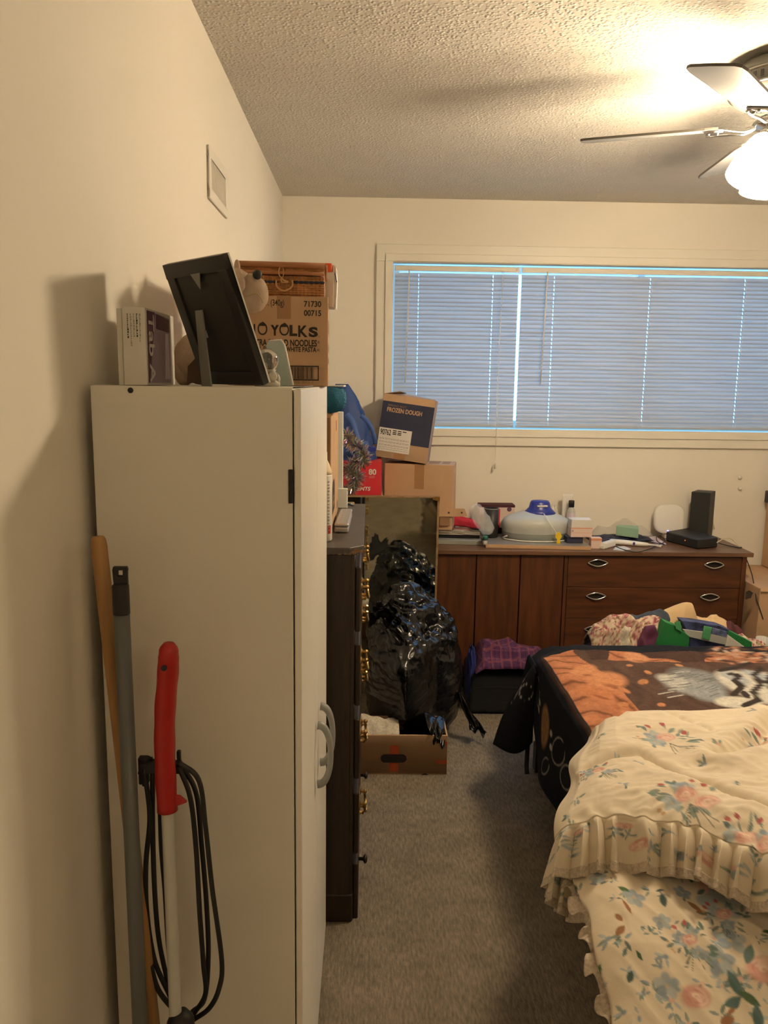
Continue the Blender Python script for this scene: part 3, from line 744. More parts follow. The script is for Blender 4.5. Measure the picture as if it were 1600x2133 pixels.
for (x_, y_) in ((547, 673), (592, 675)):
    a_ = NP(x_-7, y_+6); b_ = NP(x_+9, y_+6); c_ = NP(x_, y_-3)
    MB().prism([(a_.x, NY0-.0008, a_.z), (b_.x, NY0-.0008, b_.z), (c_.x+.004, NY0-.0008, c_.z-.002), (c_.x, NY0-.0008, c_.z)], -EY*.0003).build('letter_cap', 'ink', nb_)
ntext('TM', 662, 700, 667, 702, bold=.0)
ntext('EXTRA BROAD NOODLES', 519, 708, 660, 720, bold=.03); ntext('R', 662, 710, 666, 716, bold=.0)
ntext('CHOLESTEROL FREE EGG WHITE PASTA', 478, 723, 659, 731, bold=.03); ntext('R', 661, 727, 666, 732, bold=.0)
a_, b_ = NP(588, 792), NP(664, 762)
bc_ = MB(); bc_.box((a_.x, NY0-.0009, a_.z), (b_.x, NY0-.0003, a_.z+.0025)); bc_.box((a_.x, NY0-.0009, b_.z-.0025), (b_.x, NY0-.0003, b_.z)); bc_.box((b_.x-.0022, NY0-.0009, a_.z), (b_.x, NY0-.0003, b_.z)); bc_.box((a_.x, NY0-.0009, a_.z), (a_.x+.0022, NY0-.0003, b_.z))
x = a_.x+.005
while x < b_.x-.010:
    wv_ = random.choice((.0006, .0010, .0016)); bc_.box((x, NY0-.0009, a_.z+.003), (x+wv_, NY0-.0003, b_.z-.003)); x += wv_+random.choice((.0007, .0012, .0018))
bc_.build('barcode', 'ink', nb_)
ntext('1  00  71730  00715  4', 592, 794, 652, 799, 'cardd', 0)
tpe = MB().box((NP(577, 650).x, NY0-.0006, NP(577, 664).z), (NP(606, 650).x, NY0-.0002, ZT+nh)); tpe.box((NP(577, 650).x, NY0-.0006, ZT+nh+.0001), (NP(606, 650).x, NY1, ZT+nh+.0005)); tpe.build('packing_tape', 'tape', nb_)
sd = MB()
for (z_, hgt, y_, wd_) in ((.17, .008, .05, .12), (.115, .028, .06, .16), (.075, .018, .05, .18), (.05, .012, .05, .16)):
    sd.box((nx1+.0002, NY0+y_, ZT+z_*nh/.186), (nx1+.0006, NY0+y_+wd_, ZT+(z_+hgt)*nh/.186))
sd.build('side_print', 'cardd', nb_)
# wicker basket
ZN = ZT+nh+.0006
bk = thing('wicker_basket', ((nx0+nx1)/2, 1.76, ZN), 'flat brown wicker picnic basket with blue band on top of noodle carton', 'basket')
bx1 = at(678, 580, 1.68).x; bx0 = at(502, 580, 1.68).x; bh = at(590, 548, 1.68).z-ZN
MB().box((bx0, 1.68, ZN), (bx1, 1.89, ZN+bh*.66)).build('basket_body', 'wicker', bk, bevel=.006, seg=3)
lid = MB().box((bx0-.002, 1.678, ZN+bh*.68), (bx1, 1.892, ZN+bh*.93)).build('lid', 'wicker', bk, bevel=.005, seg=3)
rl = MB(); rl.tube([(bx0-.004, 1.678, ZN+bh*.95), (bx1+.001, 1.676, ZN+bh*.93)], .0062, 12); rl.tube([(bx0, 1.678, ZN+bh*.72), (bx1, 1.677, ZN+bh*.70)], .0042, 12)
rl.tube([(bx1, 1.68, ZN+bh*.93), (bx1, 1.89, ZN+bh*.95)], .006, 12); rl.build('rattan_rail', 'rattan', bk, smooth=True)
bb_ = MB(); x = bx0+.03
while x < bx1-.004:
    if not (at(577, 585, 1.68).x < x < at(612, 585, 1.68).x): bb_.ell((x, 1.6795, ZN+bh*.44), (.0062, .0016, .0030), 10, 6)
    x += .0105
bb_.build('blue_band', 'bluecane', bk, smooth=True)
BP = lambda px, py, dy=0.0: at(px, py, 1.674-dy)
hd_ = MB(); hd_.tube(spline([BP(578, 584), BP(578, 595, .006), BP(585, 603, .01), BP(593, 606, .011), BP(603, 603, .01), BP(611, 595, .006), BP(611, 584)], 6), .0018, 8)
hd_.tube(spline([BP(587, 551), BP(583, 565), BP(585, 575), BP(591, 577), BP(593, 565), BP(590, 552)], 6), .0011, 6)
hd_.build('handle_loop', 'cane', bk, smooth=True)
MB().tube(spline([BP(589, 577, .003), BP(593, 584, .005), BP(603, 587, .005), BP(590, 588, .006), BP(587, 580, .004)], 6), .0016, 8).build('cane_toggle', 'cane', bk, smooth=True)
for o in (nb_, bk):
    o.rotation_euler.z = math.radians(2.5); o.location.x -= .006
# white box with orange end behind the basket
wx0, wx1 = at(672, 600, 1.90).x, at(699, 600, 1.90).x
wbx = thing('white_orange_box', ((wx0+wx1)/2, 1.92, ZN), 'upright white carton with orange top flap behind wicker basket', 'box')
zt2 = at(690, 566, 1.895).z
MB().box((wx0-.03, 1.896, ZN), (wx1-.004, 1.96, zt2)).build('carton', 'white', wbx, bevel=.001)
MB().box((at(668, 560, 1.893).x, 1.893, zt2-.001), (at(691, 560, 1.893).x, 1.958, at(680, 548, 1.893).z)).build('orange_flap', 'orange', wbx, bevel=.001)
MB().prism([at(693, 550, 1.90), at(700, 556, 1.90), at(702, 588, 1.90), at(700, 642, 1.90), at(693, 628, 1.90)], EY*.06).build('side_flap', 'label', wbx, bevel=.0005)
MB().prism([at(695.5, 565, 1.8985), at(698, 570, 1.8985), at(702.6, 588, 1.8985), at(701, 588, 1.8985)], EY*-.0006).build('blue_mark', 'bluecap', wbx)

# ------------------------------------------------------------------ chest of drawers behind the cabinet
KX = -.028; KY0, KY1 = 2.0, 2.72; KX0 = XL+.02
KZ = atz(720, 1140, 1.0) ; KZ = at(720, 1141, KY0-.012).z
ch = thing('chest_of_drawers', ((KX0+KX)/2, (KY0+KY1)/2, 0), 'dark stained chest of drawers with brass pulls behind the white cabinet', 'chest')
MB().box((KX0, KY0, .06), (KX-.012, KY1, KZ-.020)).build('carcass', 'darkwood', ch, bevel=.002)
tp = MB(); tp.prism([(KX0-.005, KY0-.012, KZ-.018), (KX-.016, KY0-.012, KZ-.018), (KX+.020, KY0+.022, KZ-.018), (KX+.020, KY1+.01, KZ-.018), (KX0-.005, KY1+.01, KZ-.018)], EZ*.018)
to = tp.build('top', 'darktop', ch, bevel=.002)
ce = MB()
for i in range(14):
    x = KX0+.2+random.random()*.2; ce.box((x, KY0-.0126, KZ-.018), (x+random.uniform(.004, .014), KY0-.0119, KZ-.018+random.uniform(.001, .003)))
for i in range(6):
    t_ = i/6; ce.box((KX-.014+t_*.034-.003, KY0-.0115+t_*.033-.002, KZ-.016), (KX-.014+t_*.034+.003, KY0-.0105+t_*.033, KZ-.016+random.uniform(.003, .012)))
ce.build('chipped_edge', 'wornedge', to)
MB().box((KX-.012, KY0+.004, .10), (KX-.004, KY1-.004, KZ-.020)).build('front_frame', 'railsheen', ch)
st = MB(); st.box((KX-.013, KY0+.001, .085), (KX-.003, KY0+.018, KZ-.020)); st.build('corner_stile', 'darkwood', ch, bevel=.002)
zs = [1180, 1316, 1340, 1470, 1496, 1622, 1650, 1777, 1796, 1918]
zz_ = [at(745, p_, KY0+.02).z for p_ in zs]
for i in range(5):
    zt_, zb_ = zz_[2*i], zz_[2*i+1]
    dw = MB().box((KX-.003, KY0+.014, zb_), (KX+.013, KY1-.014, zt_)).build('drawer', 'darkwood', ch, bevel=.006, seg=3)
    zm = (zt_+zb_)/2
    if i < 4:
        for yy in (KY0+.13, KY1-.13):
            hb = MB(); xx = KX+.013
            for s_ in (-1, 1):
                hb.lathe([(.012, 0), (.009, .003), (.004, .006), (.004, .012), (.007, .015), (.005, .020), (.001, .022)], (xx, yy+s_*.035, zm+.014), 12, (1, 0, 0))
                hb.lathe([(.006, 0), (.004, .008), (.006, .012), (.001, .015)], (xx, yy+s_*.018, zm-.022), 10, (1, 0, 0))
            hb.tube(spline([(xx+.014, yy-.035, zm+.014), (xx+.017, yy-.033, zm-.008), (xx+.020, yy-.012, zm-.022), (xx+.021, yy, zm-.020), (xx+.020, yy+.012, zm-.022), (xx+.017, yy+.033, zm-.008), (xx+.014, yy+.035, zm+.014)], 6), .0035, 8)
            hb.prism([(xx, yy-.052, zm+.012), (xx, yy-.03, zm+.034), (xx, yy, zm+.022), (xx, yy+.03, zm+.034), (xx, yy+.052, zm+.012), (xx, yy+.02, zm-.028), (xx, yy-.02, zm-.028)], EX*.0015)
            hb.build('pull', 'brass', dw, smooth=False)
    else:
        for yy in (KY0+.09, KY1-.14):
            MB().lathe([(.005, 0), (.005, .012), (.012, .016), (.013, .021), (.006, .025)], (KX+.013, yy, zm+.055), 16, (1, 0, 0)).build('knob', 'darkwood', dw, smooth=True)
pz = .085
MB().box((KX0, KY0-.004, 0), (KX-.002, KY1, pz)).build('plinth', 'darkwood', ch, bevel=.006)

# things on the chest
KZT = KZ+.0004
# tall cardboard box
cx = -.098
cy0, cy1 = 2.11, 2.60
cz1 = at(700, 861, cy0).z
cbx = thing('cardboard_box', (cx-.12, (cy0+cy1)/2, KZT), 'tall brown cardboard box on the dark chest, under the teal bundle', 'box')
MB().box((cx-.26, cy0, KZT), (cx, cy1, cz1)).build('box', 'card', cbx, bevel=.002)
MB().box((cx-.26, cy0-.0008, KZT+.004), (cx-.003, cy0-.0002, cz1-.012)).build('painted_end_shade', 'cardd', cbx)  # shade of the near end, put in as a darker cardboard sheet
rr = [Vector((cx+.0004, cy0+.16+.05*math.cos(t_), KZT+.10+.030*math.sin(t_))) for t_ in [2*math.pi*i/24 for i in range(24)]]
MB().prism([(cx+.0002, cy0+.06, KZT+.05), (cx+.0002, cy0+.22, KZT+.05), (cx+.0002, cy0+.22, KZT+.12), (cx+.0002, cy0+.18, KZT+.14), (cx+.0002, cy0+.10, KZT+.14), (cx+.0002, cy0+.06, KZT+.12)], EX*.0004).build('printed_oval', 'ink', cbx)
mk = MB()
for (y_, z_, w_, h_) in ((.10, .07, .08, .012), (.10, .09, .08, .006), (.30, .27, .05, .03), (.38, .02, .06, .02)): mk.box((cx+.0006, cy0+y_, KZT+z_), (cx+.0009, cy0+y_+w_, KZT+z_+h_))
mk.build('printed_mark', 'cardd', cbx)
fb = at(713, 950, 2.66)
wbp = thing('foam_board', (cx-.05, 2.655, KZT), 'white foam packing board standing behind the tall cardboard box', 'board')
MB().box((cx-.2, 2.64, KZT), (at(714.5, 950, 2.64).x, 2.668, at(714, 858, 2.64).z)).build('panel', 'foam', wbp, bevel=.002)
MB().box((cx-.1, 2.622, KZT), (at(724, 1040, 2.62).x, 2.638, at(714, 1018, 2.62).z)).build('foot', 'foam', wbp, bevel=.002)
# teal bundle
tb = thing('teal_bundle', (cx-.04, 2.18, cz1), 'rolled teal cloth on top of the tall cardboard box', 'cloth')
z0_, z1_ = cz1+.0005, at(700, 806, 2.11).z
rt = at(718, 830, 2.13).x
def roll(p, d): return p
pts = []
zc_ = (z0_+z1_)/2; rz = (z1_-z0_)/2
prof = []
mbt = MB(); rs = []
for i in range(26):
    y = 2.10+.22*i/25
    ring = []
    for k in range(28):
        a_ = 2*math.pi*k/28; ca, sa = math.cos(a_), math.sin(a_)
        e_ = .55
        x = (rt-.05)+.05*math.copysign(abs(ca)**e_, ca); z = zc_+rz*math.copysign(abs(sa)**.6, sa)
        kk = .985+.015*nz((ca*2, sa*2, y*12), 2, 4)
        ring.append((rt-.05+(x-rt+.05)*kk, y+.004*nz((ca, sa, 0), 3, 1), max(z0_, zc_+(z-zc_)*kk)))
    rs.append(ring)
mbt.rings(rs); mbt.build('cloth_roll', 'teal', tb, smooth=True)
fg_ = MB()
for i in range(24):
    a_ = at(717+random.uniform(-1, 1), 806+i*2, 2.105); fg_.tube([a_, a_+Vector((random.uniform(.001, .006), -.003, random.uniform(-.004, .004)))], .0006, 4)
fg_.build('frayed_edge', 'teal', tb)
MB().box((rt-.11, 2.12, z1_+.0002), (rt-.002, 2.3, z1_+.004)).build('paper_insert', 'label', tb, bevel=.001)
# lotion bottle
lb = atz(686, 1129, KZT); lb.y = 2.075
lx = at(692, 1050, 2.075).x-.021
bt = thing('lotion_bottle', (lx, 2.075, KZT), 'white lotion bottle with cream shoulder at the edge of dark chest', 'bottle')
hs = at(690, 988, 2.075).z-KZT; htp = at(690, 958, 2.075).z-KZT
MB().lathe([(.018, 0), (.021, .004), (.021, hs-.004), (.0205, hs)], (lx, 2.075, KZT), 28).build('bottle_body', 'label', bt, smooth=True)
MB().lathe([(.0205, hs), (.0195, hs+.01), (.013, hs+.028), (.008, htp), (.008, htp+.02), (.002, htp+.022)], (lx, 2.075, KZT), 28).build('shoulder', 'cream', bt, smooth=True)
lt = MB()
for i in range(16):
    z_ = KZT+.03+i*.0085; an = -.95
    for k in range(2):
        a0 = -math.pi/2+.35+k*.16; lt.box((-.0006, -.0012, 0), (.0006, .0012, random.choice((.003, .005))), Matrix.Translation((lx+.0211*math.cos(a0+.2), 2.075+.0211*math.sin(a0+.2), z_)) @ Matrix.Rotation(a0+.2, 4, 'Z'))
lt.build('label_print', 'greyink', bt)
MB().box((-.0006, -.004, 0), (.0006, .004, .022), Matrix.Translation((lx+.0208*math.cos(-.8), 2.075+.0211*math.sin(-.8), KZT+.022)) @ Matrix.Rotation(-.8, 4, 'Z')).build('red_mark', 'red', bt)
# silver tin
q = [atz(695, 1111, KZT), atz(727, 1112, KZT), atz(735, 1077, KZT), atz(709, 1077, KZT)]
q[0].z = q[1].z = q[2].z = q[3].z = KZT
tn = thing('silver_tin', (q[0]+q[2])/2, 'small silver tin on the dark chest beside the lotion bottle', 'tin')
cen = (q[0]+q[1]+q[2]+q[3])/4
MB().prism([cen+(p_-cen)*.93 for p_ in q], EZ*.017).build('tin_base', 'pewter', tn, bevel=.005, seg=3)
MB().prism([cen+(p_-cen)*.95+EZ*.0172 for p_ in q], EZ*.011).build('tin_lid', 'pewter', tn, bevel=.005, seg=3)
sx_ = MB()
for i in range(5): sx_.ell(cen+(q[0]-q[3])*.5*(-.55+.27*i)+(q[1]-q[0])*-.12+EZ*.0285, (.0025, .0025, .0012), 8, 6)
sx_.build('embossed_dots', 'label', tn, smooth=True)
# scissors
s0 = atz(737, 1052, KZT+.004); s1 = atz(704, 1044, KZT+.004)
sc_ = thing('scissors', (s0+s1)/2, 'open metal scissors lying at the back of the dark chest top', 'scissors')
sc_.location.z = KZT
m_ = MB(); m_.tube([s0+EZ*.001, s1+Vector((0, .02, .001))], [.0045, .002], 8); m_.build('blade', 'chrome', sc_, smooth=True)
m_ = MB(); m_.tube([s0+Vector((0, .03, 0.001)), s1+Vector((0, -.02, .001))], [.0045, .002], 8); m_.build('blade', 'brass', sc_, smooth=True)

# ------------------------------------------------------------------ long walnut dresser
DY0 = 3.68
DT = at(1250, 1149, DY0-.015).z
DX1 = at(1556, 1170, DY0).x; DX0 = -.14
dr = thing('dresser', ((DX0+DX1)/2, 3.88, 0), 'long low walnut dresser under the window with eye-shaped chrome pulls', 'dresser')
tb_ = MB(); tb_.box((DX0-.02, DY0-.018, DT-.020), (DX1+.022, D-.016, DT)); tb_.build('top', 'walnuttop', dr, bevel=.002)
MB().box((DX0, DY0+.016, .07), (DX1, D-.016, DT-.020)).build('carcass', 'walnut', dr, bevel=.001)
MB().box((DX0+.03, DY0+.05, 0), (DX1-.03, D-.05, .07)).build('plinth', 'seam', dr)
MB().box((DX0, DY0, .07), (DX0+.02, DY0+.016, DT-.020)).build('end_stile', 'walnut', dr); MB().box((DX1-.022, DY0, .07), (DX1, DY0+.016, DT-.020)).build('end_stile', 'walnut', dr)
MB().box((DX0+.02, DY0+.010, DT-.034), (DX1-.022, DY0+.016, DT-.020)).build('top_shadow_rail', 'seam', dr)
xd = [at(p_, 1200, DY0).x for p_ in (809-93, 809, 901, 991.5, 1083, 1174)]
for i in range(5):
    MB().box((xd[i]+.003, DY0, .075), (xd[i+1]-.003, DY0+.014, DT-.026)).build('door', 'walnut', dr, bevel=.002)
MB().box((xd[5]+.002, DY0+.002, .075), (xd[5]+.018, DY0+.016, DT-.026)).build('centre_stile', 'walnut', dr)
dx0, dx1 = xd[5]+.020, DX1-.024
zl = [DT-.026, at(1360, 1225, DY0).z, at(1360, 1289.5, DY0).z]
hgt_ = zl[1]-zl[2]
zl += [zl[2]-hgt_, .075]
def eye_pull(c, parent):
    e = MB(); w_, h_ = .048, .0165
    for s_ in (-1, 1):
        e.tube([c+Vector((w_*math.cos(t_)*1.0, -.004-.004*math.sin(t_), s_*h_*(1-abs(math.cos(t_))**1.7))) for t_ in [math.pi*i/24 for i in range(25)]], [.0022+.0022*math.sin(math.pi*i/24) for i in range(25)], 8)
    a_ = e.build('pull', 'chrome', parent, smooth=True)
    pts = [c+Vector((w_*.9*math.cos(t_), -.0004, h_*.92*math.copysign(1-abs(math.cos(t_))**1.7, math.sin(t_)))) for t_ in [2*math.pi*i/32 for i in range(32)]]
    MB().prism(pts, EY*-.001).build('finger_hollow', 'seam', a_)
for i in range(4):
    dw = MB().box((dx0, DY0, zl[i+1]+.0022), (dx1, DY0+.014, zl[i])).build('drawer', 'walnutx', dr, bevel=.0015)
    for px_ in ((1245, 1172), (1487, 1176), (1241, 1241), (1478, 1243), (1237, 1310), (1470, 1312))[2*i:2*i+2] if i < 3 else ():
        eye_pull(at(px_[0], px_[1], DY0-.001), dw)
BZ = DT+.0004

# ------------------------------------------------------------------ mirror standing against the dresser
mt_ = Matrix.Translation((0, 3.646, 0)) @ Matrix.Rotation(math.radians(3.2), 4, 'X')
mx0, mx1 = at(690, 1080, 3.60).x, at(914, 1080, 3.60).x
mz = at(914, 1033, 3.59).z
mr_ = thing('mirror', ((mx0+mx1)/2, 3.646, 0), 'tall frameless mirror with worn gilt edge standing behind black garbage bag', 'mirror')
MB().box((mx0+.004, -.010, .004), (mx1-.009, -.006, mz-.006), mt_).build('mirror_glass', 'mirror', mr_)
MB().box((mx0, -.005, 0), (mx1, .006, mz), mt_).build('backing', 'cardd', mr_)
ed = MB(); ed.box((mx0, -.014, mz-.006), (mx1, -.005, mz), mt_); ed.box((mx1-.009, -.014, 0), (mx1, -.005, mz-.006), mt_); ed.box((mx0, -.014, 0), (mx0+.004, -.005, mz-.006), mt_)
ed.build('edge_trim', 'gilt', mr_)
MB().prism([mt_ @ Vector(p_) for p_ in ((mx1-.03, -.016, mz-.014), (mx1+.001, -.016, mz-.022), (mx1+.001, -.016, mz+.001), (mx1-.032, -.016, mz+.001))], (0, .004, 0)).build('corner_clip', 'brass', mr_)

# ------------------------------------------------------------------ pile behind the mirror, on the dresser
sup = MB().box((DX0+.0, 3.70, BZ), (at(797, 1100, 3.70).x, 4.05, at(760, 1032, 3.70).z)); SZ = at(760, 1032, 3.70).z
tag(sup.build('cardboard_box', 'card', None, bevel=.002), 'plain brown cardboard box behind the mirror under the red ornament carton', 'box')
SZ += .0004
rx0, rx1 = at(714, 1000, 3.70).x, at(795, 1000, 3.70).x
rb = thing('ornament_carton', ((rx0+rx1)/2, 3.8, SZ), 'red ornament carton with white lettering beside the tinsel', 'carton')
rz1 = at(790, 962, 3.70).z
MB().box((rx0, 3.705, SZ), (rx1, 3.93, rz1)).build('carton', 'redbox', rb, bevel=.002)
RP = lambda px, py: at(px, py, 3.7045)
def rtext(s, x0, y0, x1, y1, bold=.03, shear=0, m='label'):
    a_, b_ = RP(x0, y1), RP(x1, y0); text(s, (a_.x, 3.7045, a_.z), EX, -EY, b_.z-a_.z, m, rb, width=b_.x-a_.x, bold=bold, shear=shear)
rtext('80', 768, 977, 784, 989); rtext('ORNA', 712, 1014, 736, 1022, shear=.2); rtext('MENTS', 736, 1014, 772, 1022, shear=.2)
rtext('count pack', 769, 991, 781, 993, 0); rtext('shatterproof', 769, 994, 781, 996, 0)
# tinsel
tcen = at(742, 968, 3.62)
ti = MB(); cols = []
pal = [(.75, .72, .65), (.35, .33, .30), (.45, .10, .12), (.20, .10, .28), (.10, .22, .14), (.55, .42, .14), (.12, .12, .12), (.30, .26, .26), (.14, .2, .36)]
random.seed(3)
path = spline([at(722, 905, 3.63), at(732, 925, 3.63), at(752, 935, 3.61), at(758, 960, 3.60), at(738, 965, 3.62), at(728, 985, 3.61), at(745, 990, 3.60), at(735, 1012, 3.61), at(722, 1028, 3.63)], 20)
for i in range(3200):
    c = path[random.randrange(len(path))]; d_ = Vector((random.gauss(0, 1), random.gauss(0, .5), random.gauss(0, 1))).normalized()
    ln_ = random.uniform(.014, .044); s_ = d_.cross(Vector((random.random(), random.random(), random.random()))).normalized()*random.uniform(.0010, .0022)
    bd = Vector((random.gauss(0, .006), random.gauss(0, .004), random.gauss(0, .006)))
    p0_ = c+d_*.004; p1_ = c+d_*ln_*.5+bd*.5; p2_ = c+d_*ln_+bd
    for p_ in (p0_, p1_, p2_):
        p_.y = min(p_.y, 3.69); 
    ti.add([p0_-s_, p0_+s_, p1_+s_, p1_-s_, p2_+s_*.5, p2_-s_*.5], [(0, 1, 2, 3), (3, 2, 4, 5)])
    k_ = random.choice(pal); k_ = tuple(min(1, c*1.7+.04) for c in k_); cols += [k_ if random.random() > .12 else (1, .98, .92)]*6
me = bpy.data.meshes.new('tinsel'); me.from_pydata([tuple(v_) for v_ in ti.v], [], ti.f); paint(me, np.array(cols)); me.update()
tag(link('tinsel_garland', me, 'tinsel'), 'multicoloured foil tinsel garland bunched in front of the red ornament carton', 'tinsel')
# blue tote bag slumped
tbg = thing('tote_bag', at(735, 900, 3.80), 'slumped blue tote bag on the pile next to dough carton', 'bag')
tbg.location.z = SZ
zs0 = SZ
def bagpt(u, v_):
    # u around, v up
    a_ = 2*math.pi*u
    prof = [(0, .085), (.25, .105), (.5, .095), (.75, .07), (.9, .052), (1.0, .026)]
    for (v0, r0), (v1, r1) in zip(prof[:-1], prof[1:]):
        if v0 <= v_ <= v1: r = r0+(r1-r0)*(v_-v0)/(v1-v0); break
    p = Vector((math.cos(a_), math.sin(a_), v_*2.2))
    k = 1+.16*ridge(p, 1.1, 5)+.06*nz(p, 4, 2)+.10*(ridge((p.x, p.y, p.z*1.6), 2.3, 9)-.5)
    base = at(736, 940, 3.83); topc = at(712, 800, 3.83)
    x = base.x+(topc.x-base.x)*v_**1.6+r*1.0*k*math.cos(a_)
    y = 3.83+r*.75*k*math.sin(a_)
    z = zs0+(topc.z-zs0)*v_
    return (x, y, z)
P = np.array([[bagpt(j/72, i/44) for j in range(72)] for i in range(45)])
link('bag_body', grid_mesh(P, None, True), 'bluebag', tbg, True, solid=.002)
sp_ = MB()
def ribbon(pts, w_, th=.002):
    pts = spline(pts, 8); rs = []
    for i, p_ in enumerate(pts):
        t_ = (pts[min(i+1, len(pts)-1)]-pts[max(0, i-1)]).normalized(); s_ = t_.cross(EY).normalized()*w_; n_ = EY*th
        rs.append([p_-s_-n_, p_+s_-n_, p_+s_+n_, p_-s_+n_])
    return rs
sp_.rings(ribbon([at(722, 862, 3.695), at(735, 880, 3.665), at(742, 905, 3.655), at(752, 928, 3.665), at(768, 924, 3.685)], .013)); sp_.build('handle', 'bluestrap', tbg, smooth=True)
sp_ = MB(); sp_.rings(ribbon([at(752, 866, 3.705), at(768, 880, 3.685), at(778, 905, 3.695), at(782, 925, 3.715)], .010)); sp_.build('handle', 'bluestrap', tbg, smooth=True)
MB().box((at(767, 940, 3.70).x, 3.70, at(767, 941, 3.70).z), (at(783, 940, 3.70).x, 3.73, at(767, 931, 3.70).z)).build('buckle', 'bluecap', tbg, bevel=.003)
sp_ = MB(); sp_.box((at(716, 797, 3.79).x, 3.79, at(716, 797, 3.79).z-.004), (at(728, 797, 3.79).x, 3.795, at(716, 797, 3.79).z+.004)); sp_.build('care_label', 'label', tbg)
# big plain carton + dough carton leaning on it
def carton(name, base, w_, d_, h_, mtx, parent, m='card', th=None):
    return MB().box((0, 0, 0), (w_, d_, h_), mtx).build(name, m, parent, bevel=.002)
fl = at(801, 960, 3.86); frt = at(945, 974, 3.80); CB = BZ+.0685
wc = math.hypot(frt.x-fl.x, .06); yaw = -math.atan2(.06, frt.x-fl.x)
hc_ = (fl.z+frt.z)/2-CB
c1 = thing('moving_carton', (fl.x+.15, 3.93, CB), 'large plain brown carton on the dresser under the dough carton', 'carton')
mt1 = Matrix.Translation((fl.x, 3.86, CB)) @ Matrix.Rotation(yaw, 4, 'Z')
MB().box((0, 0, 0), (wc, .19, hc_), mt1).build('carton', 'card', c1, bevel=.004)
MB().box((wc*.44, -.0006, hc_*.62), (wc*.58, 0, hc_), mt1).build('packing_tape', 'tape', c1)
tp_ = MB(); tp_.box((wc*.44, 0, hc_+.0002), (wc*.58, .19, hc_+.0007), mt1); tp_.build('packing_tape', 'tape', c1)
lb_ = MB()
for i in range(4): lb_.box((wc*.62, .05+i*.03, hc_+.0002), (wc*.78, .062+i*.03, hc_+.0006), mt1); lb_.box((wc*.82, .05+i*.03, hc_+.0002), (wc*.93, .062+i*.03, hc_+.0006), mt1)
lb_.build('printed_mark', 'cardd', c1)
bl, brc, tl_, tr_ = at(782, 951, 3.85), at(888, 966, 3.85), at(800, 822, 3.85), at(911, 839, 3.85)
xa_ = (brc-bl).normalized(); za_ = ((tl_-bl)+(tr_-brc)).normalized(); za_ = (za_-xa_*za_.dot(xa_)).normalized(); ya_ = za_.cross(xa_)
yw = math.radians(9); xr = xa_*math.cos(yw)+ya_*-math.sin(yw); ya_ = za_.cross(xr); xa_ = xr
w2, h2 = (brc-bl).length*1.0, (tl_-bl).length
org = Vector((bl.x, 3.85, bl.z))
mt2 = Matrix(((xa_.x, ya_.x, za_.x, org.x), (xa_.y, ya_.y, za_.y, org.y), (xa_.z, ya_.z, za_.z, org.z), (0, 0, 0, 1)))
low = min((mt2 @ Vector(p_)).z for p_ in ((0, 0, 0), (w2, 0, 0), (0, .17, 0), (w2, .17, 0)))
mt2 = Matrix.Translation((0, 0, CB+hc_+.001-low)) @ mt2 if low < CB+hc_ else mt2
c2 = thing('dough_carton', (bl+brc)/2, 'tilted navy and brown frozen dough carton on the plain brown carton', 'carton')
th = .004
b2 = MB(); b2.box((0, 0, 0), (w2, .17, th), mt2); b2.box((0, 0, th), (w2, th, h2), mt2); b2.box((0, .17-th, th), (w2, .17, h2), mt2); b2.box((0, th, th), (th, .17-th, h2), mt2); b2.box((w2-th, th, th), (w2, .17-th, h2), mt2)
b2.build('carton', 'card', c2, bevel=.001)
nv = MB(); nv.box((0, -.0008, h2*.255), (w2, -.0001, h2*.90), mt2); nv.box((-.0008, -.0008, h2*.2), (-.0001, .17, h2*.86), mt2); nv.build('navy_panel', 'navy', c2)
f1_ = MB(); f1_.prism([mt2 @ Vector(p_) for p_ in ((0, 0, h2), (w2, 0, h2), (w2*.95, .12, h2+.004), (.03, .11, h2+.012))], mt2.to_3x3() @ Vector((0, 0, .003))); f1_.build('top_flap', 'card', c2)
f1_ = MB(); f1_.prism([mt2 @ Vector(p_) for p_ in ((0, .0, h2), (0, .17, h2), (.09, .14, h2+.016), (.07, .04, h2+.020))], mt2.to_3x3() @ Vector((0, 0, .003))); f1_.build('top_flap', 'cardd', c2)
R2 = mt2.to_3x3(); ex2, en2 = R2 @ EX, R2 @ -EY
text('FROZEN DOUGH', mt2 @ Vector((w2*.10, -.0012, h2*.735)), ex2, en2, h2*.072, 'card', c2, width=w2*.68, bold=.03)
text('BREAD BOY', mt2 @ Vector((w2*.11, -.0012, h2*.825)), ex2, en2, h2*.032, 'cardd', c2, width=w2*.36, bold=.0)
lb_ = MB(); lb_.box((w2*.005, -.0018, h2*.10), (w2*.64, -.0012, h2*.475), mt2); lo_ = lb_.build('shipping_label', 'label', c2)
text('90762', mt2 @ Vector((w2*.03, -.0021, h2*.36)), ex2, en2, h2*.092, 'ink', lo_, width=w2*.21, bold=.02)
ln_ = MB()
for (y_, n_) in ((.445, 3), (.415, 2), (.39, 2)):
    for i in range(n_): ln_.box((w2*(.27+.095*i), -.0022, h2*(y_-.008)), (w2*(.345+.095*i), -.0019, h2*(y_+.008)), mt2)
ln_.build('label_print', 'ink', lo_)
ln_ = MB()
for y_ in (.31, .295, .26, .245, .21, .195, .165, .135):
    x = .03
    while x < .60:
        q_ = random.uniform(.02, .06); ln_.box((w2*x, -.0022, h2*(y_-.0035)), (w2*min(x+q_, .61), -.0019, h2*(y_+.0035)), mt2); x += q_+.012
ln_.build('label_print', 'greyink', lo_)
MB().box((w2*.36, -.0010, 0), (w2*.57, -.0004, h2*.10), mt2).build('packing_tape', 'tape', c2)

